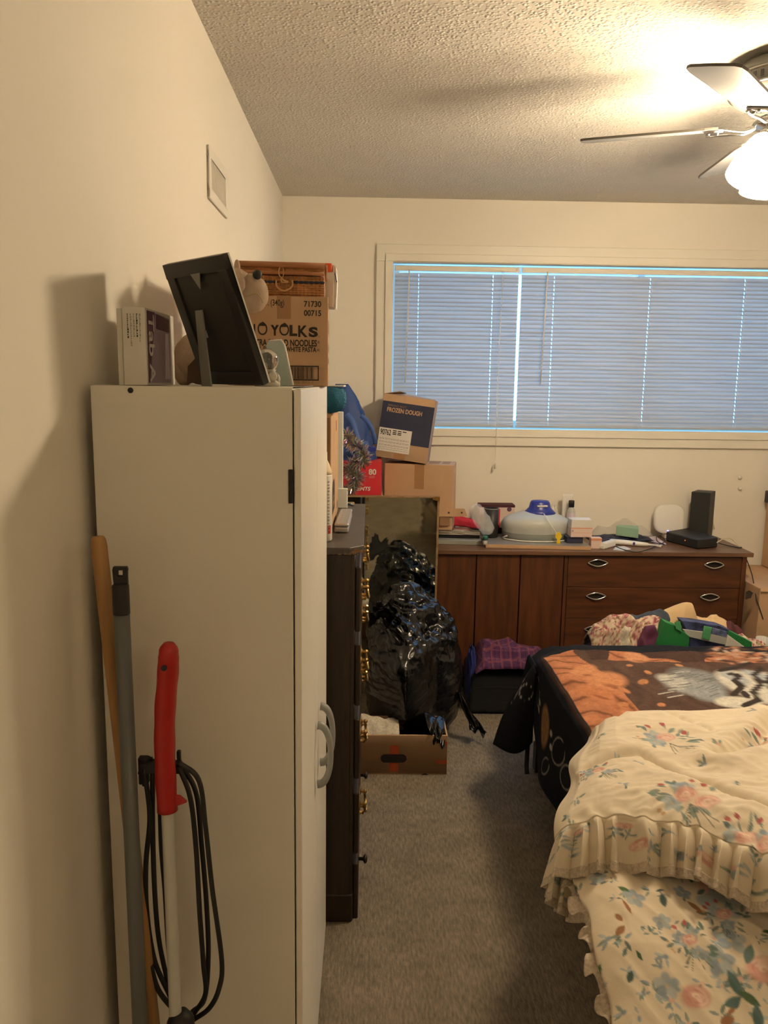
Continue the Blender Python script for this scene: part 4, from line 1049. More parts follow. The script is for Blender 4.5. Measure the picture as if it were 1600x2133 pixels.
# ------------------------------------------------------------------ things on the dresser top
def on(px, py): return atz(px, py, BZ)
def sheet(name, label, cat, px0, py0, px1, py1, yb, h, m, rot=0, z0=None, bevel=.002):
    """flat item lying with its front edge between two pixels, yb deep, h high"""
    z0 = BZ if z0 is None else z0
    a, b = atz(px0, py0, z0), atz(px1, py1, z0)
    d = (b-a).normalized(); n = Vector((-d.y, d.x, 0))
    o = MB().prism([a, b, b+n*yb, a+n*yb], EZ*h).build(name, m, None, bevel=bevel)
    return tag(o, label, cat) if label else o
sheet('grey_folder', 'flat grey folder at the bottom of the stack beside the mirror', 'folder', 806, 1131, 1003, 1136, .28, .022, 'greybook')
z1 = BZ+.0226
pk = thing('wrapped_package', on(955, 1128)+EZ*.0226, 'silver plastic wrapped package on the grey folder beside the mirror', 'package')
a, b = atz(808, 1118, z1), atz(1000, 1122, z1)
MB().prism([a, b, b+Vector((0, .26, 0)), a+Vector((0, .26, 0))], EZ*.018).build('contents', 'suit', pk, bevel=.004)
pts = []
P = np.zeros((16, 46, 3))
for i in range(16):
    for j in range(46):
        t_, s_ = i/15, j/45
        p = a.lerp(b, s_)+Vector((0, .26*t_-.004, 0)); e_ = (1-(2*t_-1)**8)*(1-(2*s_-1)**10)
        P[i, j] = (p.x, p.y, z1+.0185+.022*e_+.004*nz(p, 30, 1))
link('plastic_wrap', grid_mesh(P), 'foil', pk, True)
fr_ = MB().prism([a+Vector((0, -.004, .017)), b+Vector((0, -.004, .017)), b+Vector((0, -.002, .04)), a+Vector((0, -.002, .04))], EY*.003); fr_.build('wrap_edge', 'foil', pk, bevel=.001)
z2 = z1+.044
bi = atz(930, 1094, z2)
tag(MB().prism([atz(911, 1094, z2), atz(952, 1095, z2), atz(952, 1095, z2)+EY*.05, atz(911, 1094, z2)+EY*.05], EZ*.026).build('black_pouch', 'suit', None, bevel=.008, seg=3), 'small black pouch on the silver package beside the mirror', 'pouch')
# folded crimson cloth
ca, cb_ = atz(934, 1094, z2), atz(1001, 1101, z2)
P = np.zeros((26, 40, 3))
for i in range(26):
    for j in range(40):
        t_, s_ = i/25, j/39
        p = ca.lerp(cb_, s_); 
        hgt = .045*(math.sin(math.pi*min(1, t_*2.0)/2) if t_ < .5 else 1-.35*(t_-.5)*2)*(1-abs(2*s_-1)**6)*(1.0-.45*s_)
        z = z2+.001+hgt+.007*ridge((p.x*3, t_*.6, 0), 9, 4)*min(1, t_*4)*(1-abs(2*s_-1)**6)
        P[i, j] = (p.x+.008*nz((s_*4, t_*4, 0), 2), p.y+.13*t_*t_**.6, z if 0 < i else z2)
o = link('folded_cloth', grid_mesh(P), 'magenta', None, True, solid=.003); tag(o, 'folded crimson cloth on the silver package by the plastic bag', 'cloth')
# brown card strip with two holes
a_, b_ = atz(916, 1074, z2+.042), atz(972, 1073, z2+.042)
hs_ = thing('card_strip', Vector((a_.x, a_.y, z2)), 'brown card strip with two round holes above the crimson cloth', 'card')
y_ = 3.79
a_, b_ = at(915, 1076, y_), at(974, 1076, y_); t_ = at(915, 1058, y_)
MB().prism([a_, b_, at(968, 1060, y_), t_], EY*.003).build('strip', 'card', hs_)
MB().box((a_.x+.004, y_+.004, z2-.001+.028), (a_.x+.05, y_+.03, t_.z-.004)).build('strip_fold', 'cardd', hs_)
for px_ in (935, 962):
    c_ = at(px_, 1068, y_-.0004); MB().lathe([(.0048, 0), (.0048, .0006)], c_, 14, (0, -1, 0)).build('hole', 'ink', hs_)
# hair tool box
hb_ = thing('hair_tool_box', on(1050, 1112), 'pale pink printed appliance box with dark top edge behind the humidifier', 'box')
a_, b_ = at(998, 1098, 3.99), at(1071, 1098, 3.99); zt_ = at(1040, 1052, 3.99).z
MB().box((a_.x, 3.99, BZ), (b_.x, 4.07, zt_-.012)).build('carton', 'pinkbox', hb_, bevel=.001)
MB().box((a_.x-.001, 3.989, zt_-.012), (b_.x+.001, 4.071, zt_)).build('dark_lid', 'maroon', hb_, bevel=.001)
pm = MB()
c_ = at(1061, 1061, 3.9896); pm.lathe([(.012, 0), (.012, .0006)], c_, 18, (0, -1, 0))
pm.build('printed_dryer', 'dpurple', hb_)
MB().box((at(1034, 1062, 3.99).x, 3.9893, BZ+.04), (at(1042, 1062, 3.99).x, 3.9897, zt_-.02)).build('printed_stripe', 'redbox', hb_)
MB().box((at(1033, 1090, 3.99).x, 3.9893, BZ+.008), (at(1046, 1090, 3.99).x, 3.9897, BZ+.05)).build('printed_panel', 'ink', hb_)
text('IONIC', (at(1044, 1072, 3.99).x, 3.9894, at(1044, 1072, 3.99).z), EX, -EY, .010, 'ink', hb_, bold=.02) if False else None
# black mug
c_ = at(1023, 1094, 3.90); mg = thing('black_mug', (c_.x, 3.90, BZ), 'black cup standing between the plastic bag and humidifier', 'cup')
zt_ = at(1023, 1058, 3.90).z
MB().lathe([(.030, 0), (.033, .004), (.037, zt_-BZ), (.034, zt_-BZ), (.031, .008), (.005, .006)], (c_.x, 3.90, BZ), 28).build('cup_body', 'black', mg, smooth=True)
MB().lathe([(.0372, -.003), (.038, 0), (.0345, 0)], (c_.x, 3.90, zt_), 28, caps=False).build('rim', 'greyhandle', mg, smooth=True)
# plastic bag with green capped bottle
pb = thing('plastic_bag', on(1012, 1125), 'clear plastic bag with a green capped bottle inside next to crimson cloth', 'bag')
P = np.zeros((24, 28, 3))
c0_, c1_ = at(985, 1052, 3.80), at(1022, 1112, 3.74)
for i in range(24):
    for j in range(28):
        t_ = i/23; a_ = 2*math.pi*j/28
        c = c0_.lerp(c1_, t_); r = .028+.012*math.sin(math.pi*t_)
        if t_ < .08: r *= .55+t_*5
        if t_ > .9: r *= 1-(t_-.9)*6
        q_ = Vector((math.cos(a_)*.8, math.sin(a_)*.7, math.cos(a_)*.5))*r*(1+.25*nz((math.cos(a_), math.sin(a_), t_*3), 2, 3))
        p = c+q_; P[i, j] = (p.x, p.y, max(p.z, BZ+.001))
link('bag_film', grid_mesh(P, None, True), 'poly', pb, True)
c_ = at(1011, 1108, 3.74); c_.z = BZ+.012
MB().lathe([(.008, 0), (.013, .002), (.013, .018), (.008, .026)], c_, 18).build('small_bottle', 'tank', pb, smooth=True)
MB().lathe([(.014, .024), (.014, .042), (.010, .045)], c_, 18).build('bottle_cap', 'greencap', pb, smooth=True)
tag(MB().ell(on(1046, 1121)+EZ*.008, (.020, .012, .0078), 18, 10).build('green_clip', 'greencap', None, smooth=True), 'small dark green plastic clip on the dresser by the grey board', 'clip')
# board under humidifier
ba, bb2 = atz(1012, 1141, BZ), atz(1231, 1146, BZ)
gb = thing('glass_board', (ba+bb2)/2, 'flat grey board with tan edge lying under the translucent humidifier', 'board')
bt_ = .017
MB().prism([ba, bb2, bb2+Vector((.0, .30, 0)), ba+Vector((.0, .30, 0))], EZ*bt_).build('tan_base', 'card', gb, bevel=.001)
MB().prism([ba+EZ*bt_+Vector((.002, .002, .0001)), bb2+EZ*bt_+Vector((-.002, .002, .0001)), bb2+EZ*bt_+Vector((-.002, .298, .0001)), ba+EZ*bt_+Vector((.002, .298, .0001))], EZ*.002).build('grey_surface', mat('grey_board_top', (.26, .25, .24), .3, var=.1), gb)
# humidifier
HZ = BZ+bt_+.0025
hc_ = at(1115, 1100, 3.885); hu = thing('humidifier', (hc_.x, 3.885, HZ), 'translucent humidifier tank with cobalt blue cap on the grey board', 'humidifier')
TC = (hc_.x, 3.885, HZ)
MB().lathe([(.13, .0), (.150, .004), (.158, .02), (.168, .06), (.170, .078), (.160, .098), (.13, .115), (.085, .130), (.06, .135)], TC, 56, sy=.66).build('tank', 'tank', hu, smooth=True)
MB().lathe([(.1505, .004), (.1586, .02), (.1625, .036)], TC, 56, sy=.66, caps=False).build('water', 'water', hu, smooth=True)
cp_ = MB().lathe([(.078, .124), (.080, .128), (.066, .142), (.054, .155), (.048, .180), (.042, .188), (.02, .190)], (TC[0]+.018, TC[1], TC[2]), 36, sy=.8).build('cap', 'bluecap', hu, smooth=True)
MB().box((TC[0]+.018-.022, TC[1]-.0455, HZ+.163), (TC[0]+.018+.030, TC[1]-.036, HZ+.171), ).build('cap_label', 'label', cp_, bevel=.002)
cc_ = MB()
cc_.tube(spline([at(1133, 1070, 3.80), at(1142, 1085, 3.765), at(1152, 1100, 3.752), at(1160, 1112, 3.75), at(1166, 1122, 3.752)], 8), .0022, 8)
rg = [Vector((TC[0]+.172*math.cos(a_), TC[1]+.172*.68*math.sin(a_), HZ+.004)) for a_ in [math.pi*1.0+math.pi*.92*i/30 for i in range(31)]]
cc_.tube([at(1056, 1116, 3.80)]+rg[2:], .0034, 8)
cc_.build('power_cord', 'white', hu, smooth=True)
yt = MB(); tp_ = [(1158, 1110), (1166, 1108), (1171, 1117), (1167, 1124), (1168, 1133), (1164, 1139), (1159, 1131), (1161, 1124), (1157, 1119)]
yt.prism([at(x_, y_, 3.748) for x_, y_ in tp_], EY*.002); yt.build('yellow_tag', 'yellow', hu)
# behind humidifier: cotton, tube, bottle
tag(lump('tissue_wad', at(1148, 1090, 4.03)+EZ*0, (.036, .03, .09), 'offwhite', None, 4, .3, 14, flat=None), 'crumpled white tissue behind the blue humidifier cap', 'tissue')
bpy.data.objects['tissue_wad'].location.z = 0
c_ = at(1178, 1070, 4.03); tbz = at(1180, 1028, 4.03).z
tu = thing('cream_tube', (c_.x, 4.03, BZ), 'white squeeze tube standing on its cap behind the pink medicine boxes', 'tube')
rs = []
for i in range(16):
    t_ = i/15; z_ = BZ+.03+(tbz-BZ-.03)*t_; wx, wy = .018+.010*t_, .018*(1-t_)+.0012
    rs.append([(c_.x+wx*math.cos(a_)+.008*t_, 4.03+wy*math.sin(a_), z_) for a_ in [2*math.pi*k/24 for k in range(24)]])
MB().rings(rs).build('tube_body', 'white', tu, smooth=True)
MB().lathe([(.016, 0), (.016, .03)], (c_.x, 4.03, BZ), 20).build('cap', 'label', tu, bevel=.002)
c_ = at(1189, 1080, 3.985); bo = thing('black_cap_bottle', (c_.x, 3.985, BZ), 'small lilac labelled bottle with black cap behind the pink medicine boxes', 'bottle')
zc_ = at(1189, 1056, 3.985).z
MB().lathe([(.018, 0), (.021, .004), (.021, zc_-BZ-.02), (.012, zc_-BZ-.004), (.012, zc_-BZ)], (c_.x, 3.985, BZ), 24).build('bottle_body', 'tank', bo, smooth=True)
MB().lathe([(.0213, .03), (.0213, zc_-BZ-.03)], (c_.x, 3.985, BZ), 24, caps=False).build('bottle_label', 'lilac', bo, smooth=True)
MB().lathe([(.0145, 0), (.0145, at(1189, 1043, 3.985).z-zc_), (.012, at(1189, 1043, 3.985).z-zc_+.002)], (c_.x, 3.985, zc_), 20).build('cap', 'black', bo, smooth=True)
# medicine boxes on the board
zb0 = HZ+.0002
jr = at(1195, 1136, 3.765); tag(MB().box((at(1181, 1130, 3.76).x, 3.765, zb0), (at(1215, 1130, 3.76).x, 3.83, zb0+.030)).build('dark_blue_box', 'navy', None, bevel=.002), 'low dark blue box under the pink medicine boxes', 'box')
zb1 = zb0+.0305
a_, b_ = at(1189, 1121, 3.755), at(1233, 1121, 3.755)
m1 = thing('medicine_box', ((a_.x+b_.x)/2, 3.79, zb1), 'pink and white medicine box with peach stripe, lower of the stacked pair', 'box')
h1 = .046
MB().box((a_.x, 3.755, zb1), (b_.x, 3.83, zb1+h1)).build('carton', 'pinkbox', m1, bevel=.001)
MB().box((a_.x-.0004, 3.7545, zb1+h1-.004), (b_.x+.0004, 3.7549, zb1+h1)).build('peach_stripe', 'peach', m1)
MB().box((a_.x+.004, 3.7545, zb1+.026), (a_.x+.012, 3.7549, zb1+.035)).build('logo', 'greyink', m1)
MB().box((a_.x+.002, 3.7545, zb1+.021), (b_.x-.002, 3.7549, zb1+.0222)).build('printed_line', 'peach', m1)
zb2 = zb1+h1+.0004
m2 = thing('medicine_box', ((a_.x+b_.x)/2, 3.79, zb2), 'white medicine box with open flap, upper of the stacked pair', 'box')
MB().box((a_.x+.002, 3.762, zb2), (b_.x-.004, 3.835, zb2+.036)).build('carton', 'offwhite', m2, bevel=.001)
MB().prism([(a_.x+.004, 3.762, zb2+.0365), (b_.x-.006, 3.762, zb2+.0365), (b_.x-.005, 3.80, zb2+.042), (a_.x+.006, 3.80, zb2+.042)], EZ*.001).build('flap', 'label', m2)
a_, b_ = on(1231, 1143), on(1253, 1143)
sb = thing('small_pink_box', (a_+b_)/2, 'tiny pale pink box beside the toothbrush charger', 'box')
MB().prism([a_, b_, b_+EY*.04, a_+EY*.04], EZ*.052).build('carton', 'pinkbox', sb, bevel=.001)
MB().prism([a_+EZ*.040-EY*.0004, b_+EZ*.040-EY*.0004, b_+EZ*.050-EY*.0004, a_+EZ*.050-EY*.0004], EY*.0003).build('peach_band', 'peach', sb)
# navy cloth and plastic bag with mint box
P = np.zeros((20, 44, 3))
a_, b_ = on(1236, 1131), on(1366, 1129)
for i in range(20):
    for j in range(44):
        t_, s_ = i/19, j/43; p = a_.lerp(b_, s_)
        e_ = (1-(2*s_-1)**6)*math.sin(math.pi*min(1, t_+.05))**.5
        P[i, j] = (p.x+.01*nz((s_*5, t_*3, 0), 2), p.y+.15*t_+.012*nz((s_*7, 0, t_), 1.5, 2), BZ+.0015+max(0, .022*e_*(.6+.6*ridge((s_*6, t_*2, 0), 1, 3))))
tag(link('navy_cloth', grid_mesh(P), 'navy', None, True, solid=.002), 'crumpled navy cloth under the clear bag holding the mint box', 'cloth')
mb_ = thing('mint_box', on(1310, 1110)+EZ*.028, 'mint green soap box lying in a clear plastic bag', 'box')
q_ = [at(1283, 1107, 3.93), at(1330, 1112, 3.86), at(1333, 1112, 3.93)+Vector((0, .03, 0)), at(1288, 1105, 3.99)]
zq = BZ+.028
for p_ in q_: p_.z = zq
MB().prism(q_, EZ*.045).build('carton', 'mint', mb_, bevel=.0015)
MB().prism([q_[0]+EZ*.0452, q_[1]+EZ*.0452, (q_[1]+q_[2])/2+EZ*.0452, (q_[0]+q_[3])/2+EZ*.0452], EZ*.0015).build('lid_flap', 'mint', mb_)
cbg = thing('clear_bag', on(1310, 1118), 'clear crinkled plastic bag spread around the mint soap box', 'bag')
P = np.zeros((26, 60, 3))
a_, b_ = on(1240, 1122), on(1372, 1122)
for i in range(26):
    for j in range(60):
        t_, s_ = i/25, j/59; p = a_.lerp(b_, s_)
        e_ = max(0, 1-(2*s_-1)**4)*math.sin(math.pi*t_)**.6
        hh = .030+.052*math.exp(-((s_-.55)/.2)**2)+.03*math.exp(-((s_-.12)/.1)**2)+.02*math.exp(-((s_-.85)/.08)**2)
        P[i, j] = (p.x, p.y+.22*t_, BZ+.003+hh*e_+.010*e_*nz((s_*9, t_*5, 0), 1.4, 8))
link('bag_film', grid_mesh(P), 'poly', cbg, True)
# toothbrush, charger, slip
a_, b_ = on(1270, 1133)+EZ*.013, on(1352, 1139)+EZ*.010
tbh = thing('electric_toothbrush', (a_+b_)/2-EZ*.012, 'white electric toothbrush with blue ring lying on the dresser', 'toothbrush')
d_ = (b_-a_)
MB().tube([a_, a_+d_*.05, a_+d_*.4, a_+d_*.75, a_+d_*.95, b_, b_+d_*.18], [.011, .0135, .0135, .012, .009, .005, .003], 18).build('handle', 'white', tbh, smooth=True)
MB().tube([a_-d_*.035, a_-d_*.005], .0138, 18).build('blue_cap', 'bluecap', tbh, smooth=True)
cpt = a_+d_*.60+Vector((0, -.0128, .002)); MB().lathe([(.007, 0), (.006, .0012), (.002, .0018)], cpt, 16, (0, -1, .1)).build('button', 'bluecap', tbh, smooth=True)
MB().tube([b_+d_*.16+EZ*0, b_+d_*.30-EZ*.003], [.0035, .005], 10).build('brush_head', 'label', tbh)
a_ = on(1256, 1143); b_ = on(1277, 1137)
ad = thing('charger_plug', (a_+b_)/2, 'white charger plug beside the tiny pink box', 'charger')
d_ = (b_-a_).normalized(); n_ = Vector((-d_.y, d_.x, 0))
MB().prism([a_-n_*.016, b_-n_*.016, b_+n_*.016, a_+n_*.016], EZ*.030).build('plug_body', 'white', ad, bevel=.006, seg=3)
MB().prism([a_-d_*.012-n_*.012, a_-d_*.0005-n_*.012, a_-d_*.0005+n_*.012, a_-d_*.012+n_*.012], EZ*.018).build('plug_nose', 'white', ad, bevel=.003)
q_ = [on(1277, 1146), on(1298, 1148), on(1315, 1144), on(1300, 1138), on(1282, 1140)]
tag(MB().prism(q_, EZ*.0015).build('paper_slip', 'offwhite', None), 'small white paper slip beside the charger plug', 'paper')
q_ = [on(1340, 1122), on(1376, 1138), on(1388, 1134), on(1366, 1118)]
tag(MB().prism([p_+EZ*.0005 for p_ in q_], EZ*.003).build('grey_card', 'lilac', None), 'pale card lying under the tangled black cable by the modem', 'card')
# mesh router: rounded square disc standing tilted back
c_ = at(1394, 1081, 4.02); rx_, rz_ = 33/F*4.02, 31/F*4.02
wr = thing('white_router', (c_.x, 4.03, BZ), 'white rounded square wifi router standing upright by the wall', 'router')
def sq(r, y, k=1.0): return [(c_.x+rx_*r*math.copysign(abs(math.cos(a_))**.62, math.cos(a_)), y+.06*(c_.z-(c_.z+rz_*r*math.sin(a_)))*0+.18*(rz_*r*math.sin(a_)), c_.z+rz_*r*math.copysign(abs(math.sin(a_))**.62, math.sin(a_))) for a_ in [2*math.pi*i/64 for i in range(64)]]
MB().rings([sq(.80, 4.008), sq(.93, 4.010), sq(.985, 4.014), sq(1.0, 4.022), sq(.97, 4.034), sq(.85, 4.040)]).build('shell', 'white', wr, smooth=True)
MB().box((c_.x-.02, 4.012, BZ), (c_.x+.02, 4.05, c_.z-rz_*.9)).build('stand', 'label', wr, bevel=.002)
# modem tower
a_, b_ = on(1434, 1112), on(1477, 1118)
q_ = [Vector((at(a_, 1110, b_).x, b_, BZ)) for a_, b_ in ((1434, 3.99), (1474, 3.955), (1484, 4.03), (1446, 4.068))]
ht_ = at(1441, 1024, q_[0].y).z-BZ
md = thing('modem', sum(q_, Vector())/4, 'tall black modem tower standing behind the flat black router', 'modem')
MB().prism([Vector((p_.x, p_.y, BZ)) for p_ in q_], EZ*ht_).build('case', 'black', md, bevel=.003)
lv = MB(); dd = q_[1]-q_[0]; nn = Vector((dd.y, -dd.x, 0)).normalized()
for i in range(9): lv.prism([q_[0]+dd*.55+EZ*(ht_*.42-i*.006)+nn*.0008, q_[0]+dd*.80+EZ*(ht_*.43-i*.006)+nn*.0008, q_[0]+dd*.80+EZ*(ht_*.43-i*.006+.002)+nn*.0008, q_[0]+dd*.55+EZ*(ht_*.42-i*.006+.002)+nn*.0008], nn*-.0012)
lv.build('printed_mark', 'frameboard', md)
# flat black router
q_ = [on(1386, 1127), on(1453, 1145), on(1495, 1140), on(1440, 1117)]
fr2 = thing('flat_router', sum(q_, Vector())/4, 'flat black router box with a blue light in front of the modem', 'router')
MB().prism(q_, EZ*.050).build('case', 'black', fr2, bevel=.008, seg=3)
MB().ell(q_[0]+Vector((.012, .006, .052)), (.0045, .0045, .003), 12, 8).build('blue_light', 'led', fr2, smooth=True)
dd = q_[1]-q_[0]; nn = Vector((dd.y, -dd.x, 0)).normalized()
MB().ell(q_[0]+dd*.62+nn*.0006+EZ*.03, (.003, .001, .002), 10, 6).build('orange_light', 'redled', fr2, smooth=True)
# cables
def cable(name, label, pts, r, m):
    o = MB().tube(spline(pts, 10), r, 8).build(name, m, None, smooth=True); return tag(o, label, 'cable')
cz = lambda px, py, h=.004: atz(px, py, BZ+h)
cable('black_cable', 'tangled thin black cable between the toothbrush and flat router', [cz(1282, 1138, .022), cz(1300, 1145), cz(1325, 1150), cz(1345, 1146), cz(1365, 1138), cz(1385, 1128), cz(1378, 1118, .012), cz(1368, 1118, .02), cz(1370, 1128, .012), cz(1384, 1134), cz(1360, 1130, .02), cz(1345, 1128, .02)], .0022, 'black')
cable('yellow_cable', 'pale yellow network cable looping off the flat router', [cz(1494, 1130, .03), cz(1508, 1122, .03), cz(1522, 1122, .026), cz(1533, 1130, .012), cz(1541, 1138, .004)], .0028, 'cream')
k1 = Vector((DX1+.030, DY0+.05, DT-.05))
cable('hanging_cable', 'thin black cable running off the dresser corner down past its side', [cz(1496, 1131, .012), cz(1515, 1136), cz(1540, 1141), Vector((DX1+.015, DY0+.10, BZ+.003)), Vector((DX1+.030, DY0+.09, DT-.03)), at(1566, 1195, 3.70), at(1572, 1226, 3.66), at(1577, 1250, 3.585), at(1590, 1290, 3.575)], .0024, 'black')
cable('grey_cable', 'pale cable dropping behind the modem tower', [at(1484, 1075, 4.075), at(1487, 1095, 4.06), cz(1490, 1108, .006), cz(1484, 1112, .004)], .0028, 'cream')
# two white hooks on the wall
for py_, w_ in ((995, 'upper'), (1018, 'lower')):
    c_ = at(1541, py_, D); tag(MB().lathe([(.010, 0), (.009, .008), (.004, .012)], (c_.x, D-.0003, c_.z), 14, (0, -1, 0)).build('wall_plug', 'trim', None, smooth=True), 'small white plug in the wall above the modem, %s of two' % w_, 'wall plug')

# ------------------------------------------------------------------ corner boxes beyond the dresser
x0_ = DX1+.026; yb0 = 3.58
zt_ = at(1580, 1226, yb0).z
cbx2 = thing('open_cardboard_box', (x0_+.25, 3.8, 0), 'big brown cardboard box with a torn hole on the floor beside the dresser', 'box')
MB().box((x0_, yb0, 0), (x0_+.55, 4.08, zt_)).build('carton', 'card', cbx2, bevel=.004)
c_ = at(1556, 1240, yb0-.0006); MB().prism([c_+Vector((-.004, 0, -.02)), c_+Vector((.02, 0, -.012)), c_+Vector((.028, 0, .012)), c_+Vector((.008, 0, .024)), c_+Vector((-.006, 0, .016))], -EY*.0006).build('torn_hole', 'ink', cbx2)
MB().prism([(x0_-.002, yb0-.012, zt_-.012), (x0_+.30, yb0-.012, zt_-.016), (x0_+.30, yb0, zt_+.003), (x0_, yb0, zt_+.003)], EY*.006).build('front_flap', 'card', cbx2, bevel=.001)
a_ = at(1583, 1203, 4.06)
o = MB().box((a_.x, 3.90, zt_+.004), (a_.x+.34, 4.06, at(1600, 1052, 3.95).z)).build('upper_cardboard_box', 'card', None, bevel=.003)
tag(o, 'brown cardboard box on top of the torn corner box', 'box')
tz = max(v.co.z for v in o.data.vertices)
c_ = at(1592, 1036, 4.05)
dk = thing('black_speaker', (c_.x+.12, 3.97, tz), 'black speaker overhanging the upper cardboard box in the corner', 'speaker')
MB().box((c_.x, 3.89, tz+.001), (c_.x+.26, 4.05, at(1592, 1021, 4.05).z)).build('case', 'black', dk, bevel=.006)
MB().lathe([(.02, 0), (.035, .002), (.037, .005)], (c_.x+.13, 3.8895, tz+.045), 20, (0, -1, 0)).build('cone', 'greyhandle', dk, smooth=True)

# ------------------------------------------------------------------ floor clutter
# carton with hand hole
fx0, fx1, fy0, fy1 = -.045, at(931, 1600, 2.84).x, 2.84, 3.02
fz = at(900, 1532, fy0).z
fb_ = thing('banana_box', ((fx0+fx1)/2, 2.93, 0), 'open cardboard produce box with hand hole on the carpet under black bag', 'box')
th = .006
b2 = MB(); b2.box((fx0, fy0, .001), (fx1, fy1, .007))
for lo_, hi_ in (((fx0, fy0, .007), (fx1, fy0+th, fz)), ((fx0, fy1-th, .007), (fx1, fy1, fz)), ((fx0, fy0+th, .007), (fx0+th, fy1-th, fz)), ((fx1-th, fy0+th, .007), (fx1, fy1-th, fz))): b2.box(lo_, hi_)
b2.build('carton', 'card', fb_, bevel=.001)
FP = lambda px, py, k=.0006: at(px, py, fy0-k)
def cap(px0, px1, py, rpx):
    pts = []
    for i in range(13): a_ = math.pi/2+math.pi*i/12; pts.append(FP(px0+rpx+rpx*math.cos(a_), py-rpx*math.sin(a_), .0012))
    for i in range(13): a_ = -math.pi/2+math.pi*i/12; pts.append(FP(px1-rpx+rpx*math.cos(a_), py-rpx*math.sin(a_), .0012))
    return pts
MB().prism(cap(793, 847, 1580, 8.5), -EY*.0004).build('hand_hole', 'seam', fb_)
c_ = FP(885, 1620, .0012); MB().lathe([(.0175, 0), (.0175, .0004)], c_, 24, (0, -1, 0)).build('round_hole', 'seam', fb_)
redp = mat('red_brown_print', (.34, .055, .012), .8, var=.1)
for k_, (x0p, y0p, x1p, y1p) in enumerate(((812, 1553, 831, 1571), (811, 1589, 830, 1607), (909, 1584, 931, 1591), (922, 1545, 932, 1552))):
    a_, b_ = FP(x0p, y1p), FP(x1p, y0p); MB().box((a_.x, fy0-.0008, a_.z), (min(b_.x, fx1), fy0-.0002, b_.z)).build('printed_bar', redp, fb_)
# lace cloth in the box
P = np.zeros((30, 40, 3))
for i in range(30):
    for j in range(40):
        t_, s_ = i/29, j/39
        x = fx0+.015+.16*s_; y = fy0+.012+.15*t_
        z = fz-.02+.055*math.sin(math.pi*t_)**.7*(1-.6*s_)+.012*ridge((x, y, 0), 22, 3)
        P[i, j] = (x, y, z)
tag(link('lace_cloth', grid_mesh(P), 'lacew', None, True, solid=.003), 'cream lace cloth in the produce box under the black bag', 'cloth')
# black garbage bag
BCX, BCY = .200, 3.262
kn = Vector((.04, 3.10, .60))
def bagfn():
    n, m = 150, 220
    P = np.zeros((n, m, 3))
    prof = [(0, .12), (.03, .17), (.08, .200), (.16, .212), (.25, .214), (.33, .205), (.41, .192), (.48, .165), (.54, .128), (.59, .085), (.63, .04), (.645, .004)]
    for i in range(n):
        t_ = i/(n-1); s_ = 1-(1-t_)**1.0
        z = .004+.641*s_
        for (z0, r0), (z1, r1) in zip(prof[:-1], prof[1:]):
            if z0 <= z <= z1+1e-6: r = r0+(r1-r0)*(z-z0)/(z1-z0); break
        shx = -.02*max(0, (z-.35)/.3)-.02*max(0, (z-.5)/.15)
        for j in range(m):
            a_ = 2*math.pi*j/m; c, s = math.cos(a_), math.sin(a_)
            p = Vector((BCX+shx+r*c*(1.0 if c > 0 else .92), BCY+r*s*.98, z))
            q = p-kn; dist = q.length; ang = math.atan2(q.z, q.x)
            pleat = math.sin(ang*26+5*nz(p, 9, 1))*.0075*math.exp(-(dist/.22)**2)*min(1, dist/.04)
            w_up = max(0, min(1, (z-.26)/.18)); w_lo = 1-w_up
            cr = w_up*(.020*(ridge(p, 9, 2)-.5)+.013*(ridge(p, 24, 7)-.5)+.004*nz(p, 60, 3))
            lo = w_lo*(.005*(ridge((p.x*.6, p.y*.6, p.z*2.4-p.x*.8), 7, 9)-.5)+.012*nz(p, 5, 4)+.003*(ridge((p.x, p.y, p.z*3-p.x), 16, 5)-.5))
            k = pleat+cr+lo
            fwd = max(0, -s)**.7*.165*max(0, min(1, (z-.03)/.16))*max(0, min(1, (.60-z)/.24))*max(0, min(1, (.285-p.x)/.13))*max(.0, min(1, (p.x-.0+.25*max(0, z-.22))/.16))
            yy_ = p.y+s*k*.9-fwd
            if z < .235 and fx1-.02 > p.x: yy_ = max(yy_, 2.86)
            elif z < .235: yy_ = max(yy_, 3.03)
            P[i, j] = (p.x+c*k, yy_, max(.014, p.z+(k*.6 if z > .45 else 0)))
    return P
gbg = thing('garbage_bag', (BCX, BCY, 0), 'full black garbage bag standing against the mirror behind the produce box', 'garbage bag')
link('bag_body', grid_mesh(bagfn(), None, True), 'bin', gbg, True)
# gathered neck
P = np.zeros((22, 60, 3))
for i in range(22):
    t_ = i/21; r = .055-.040*math.sin(math.pi*min(1, t_*1.15)/1.15)*.9+.02*t_
    for j in range(60):
        a_ = 2*math.pi*j/60; k = 1+.22*math.sin(a_*11+t_*2)+.1*nz((math.cos(a_)*2, math.sin(a_)*2, t_*3), 2)
        base = kn+Vector((.05, .04, -.035)); ax_ = Vector((-.06, -.055, -.004))
        o_ = base+ax_*t_
        P[i, j] = (o_.x+r*k*.35*math.cos(a_), o_.y+r*k*.6*math.sin(a_), o_.z+r*k*.9*math.cos(a_+.9))
link('gathered_neck', grid_mesh(P, None, True), 'bin', gbg, True)
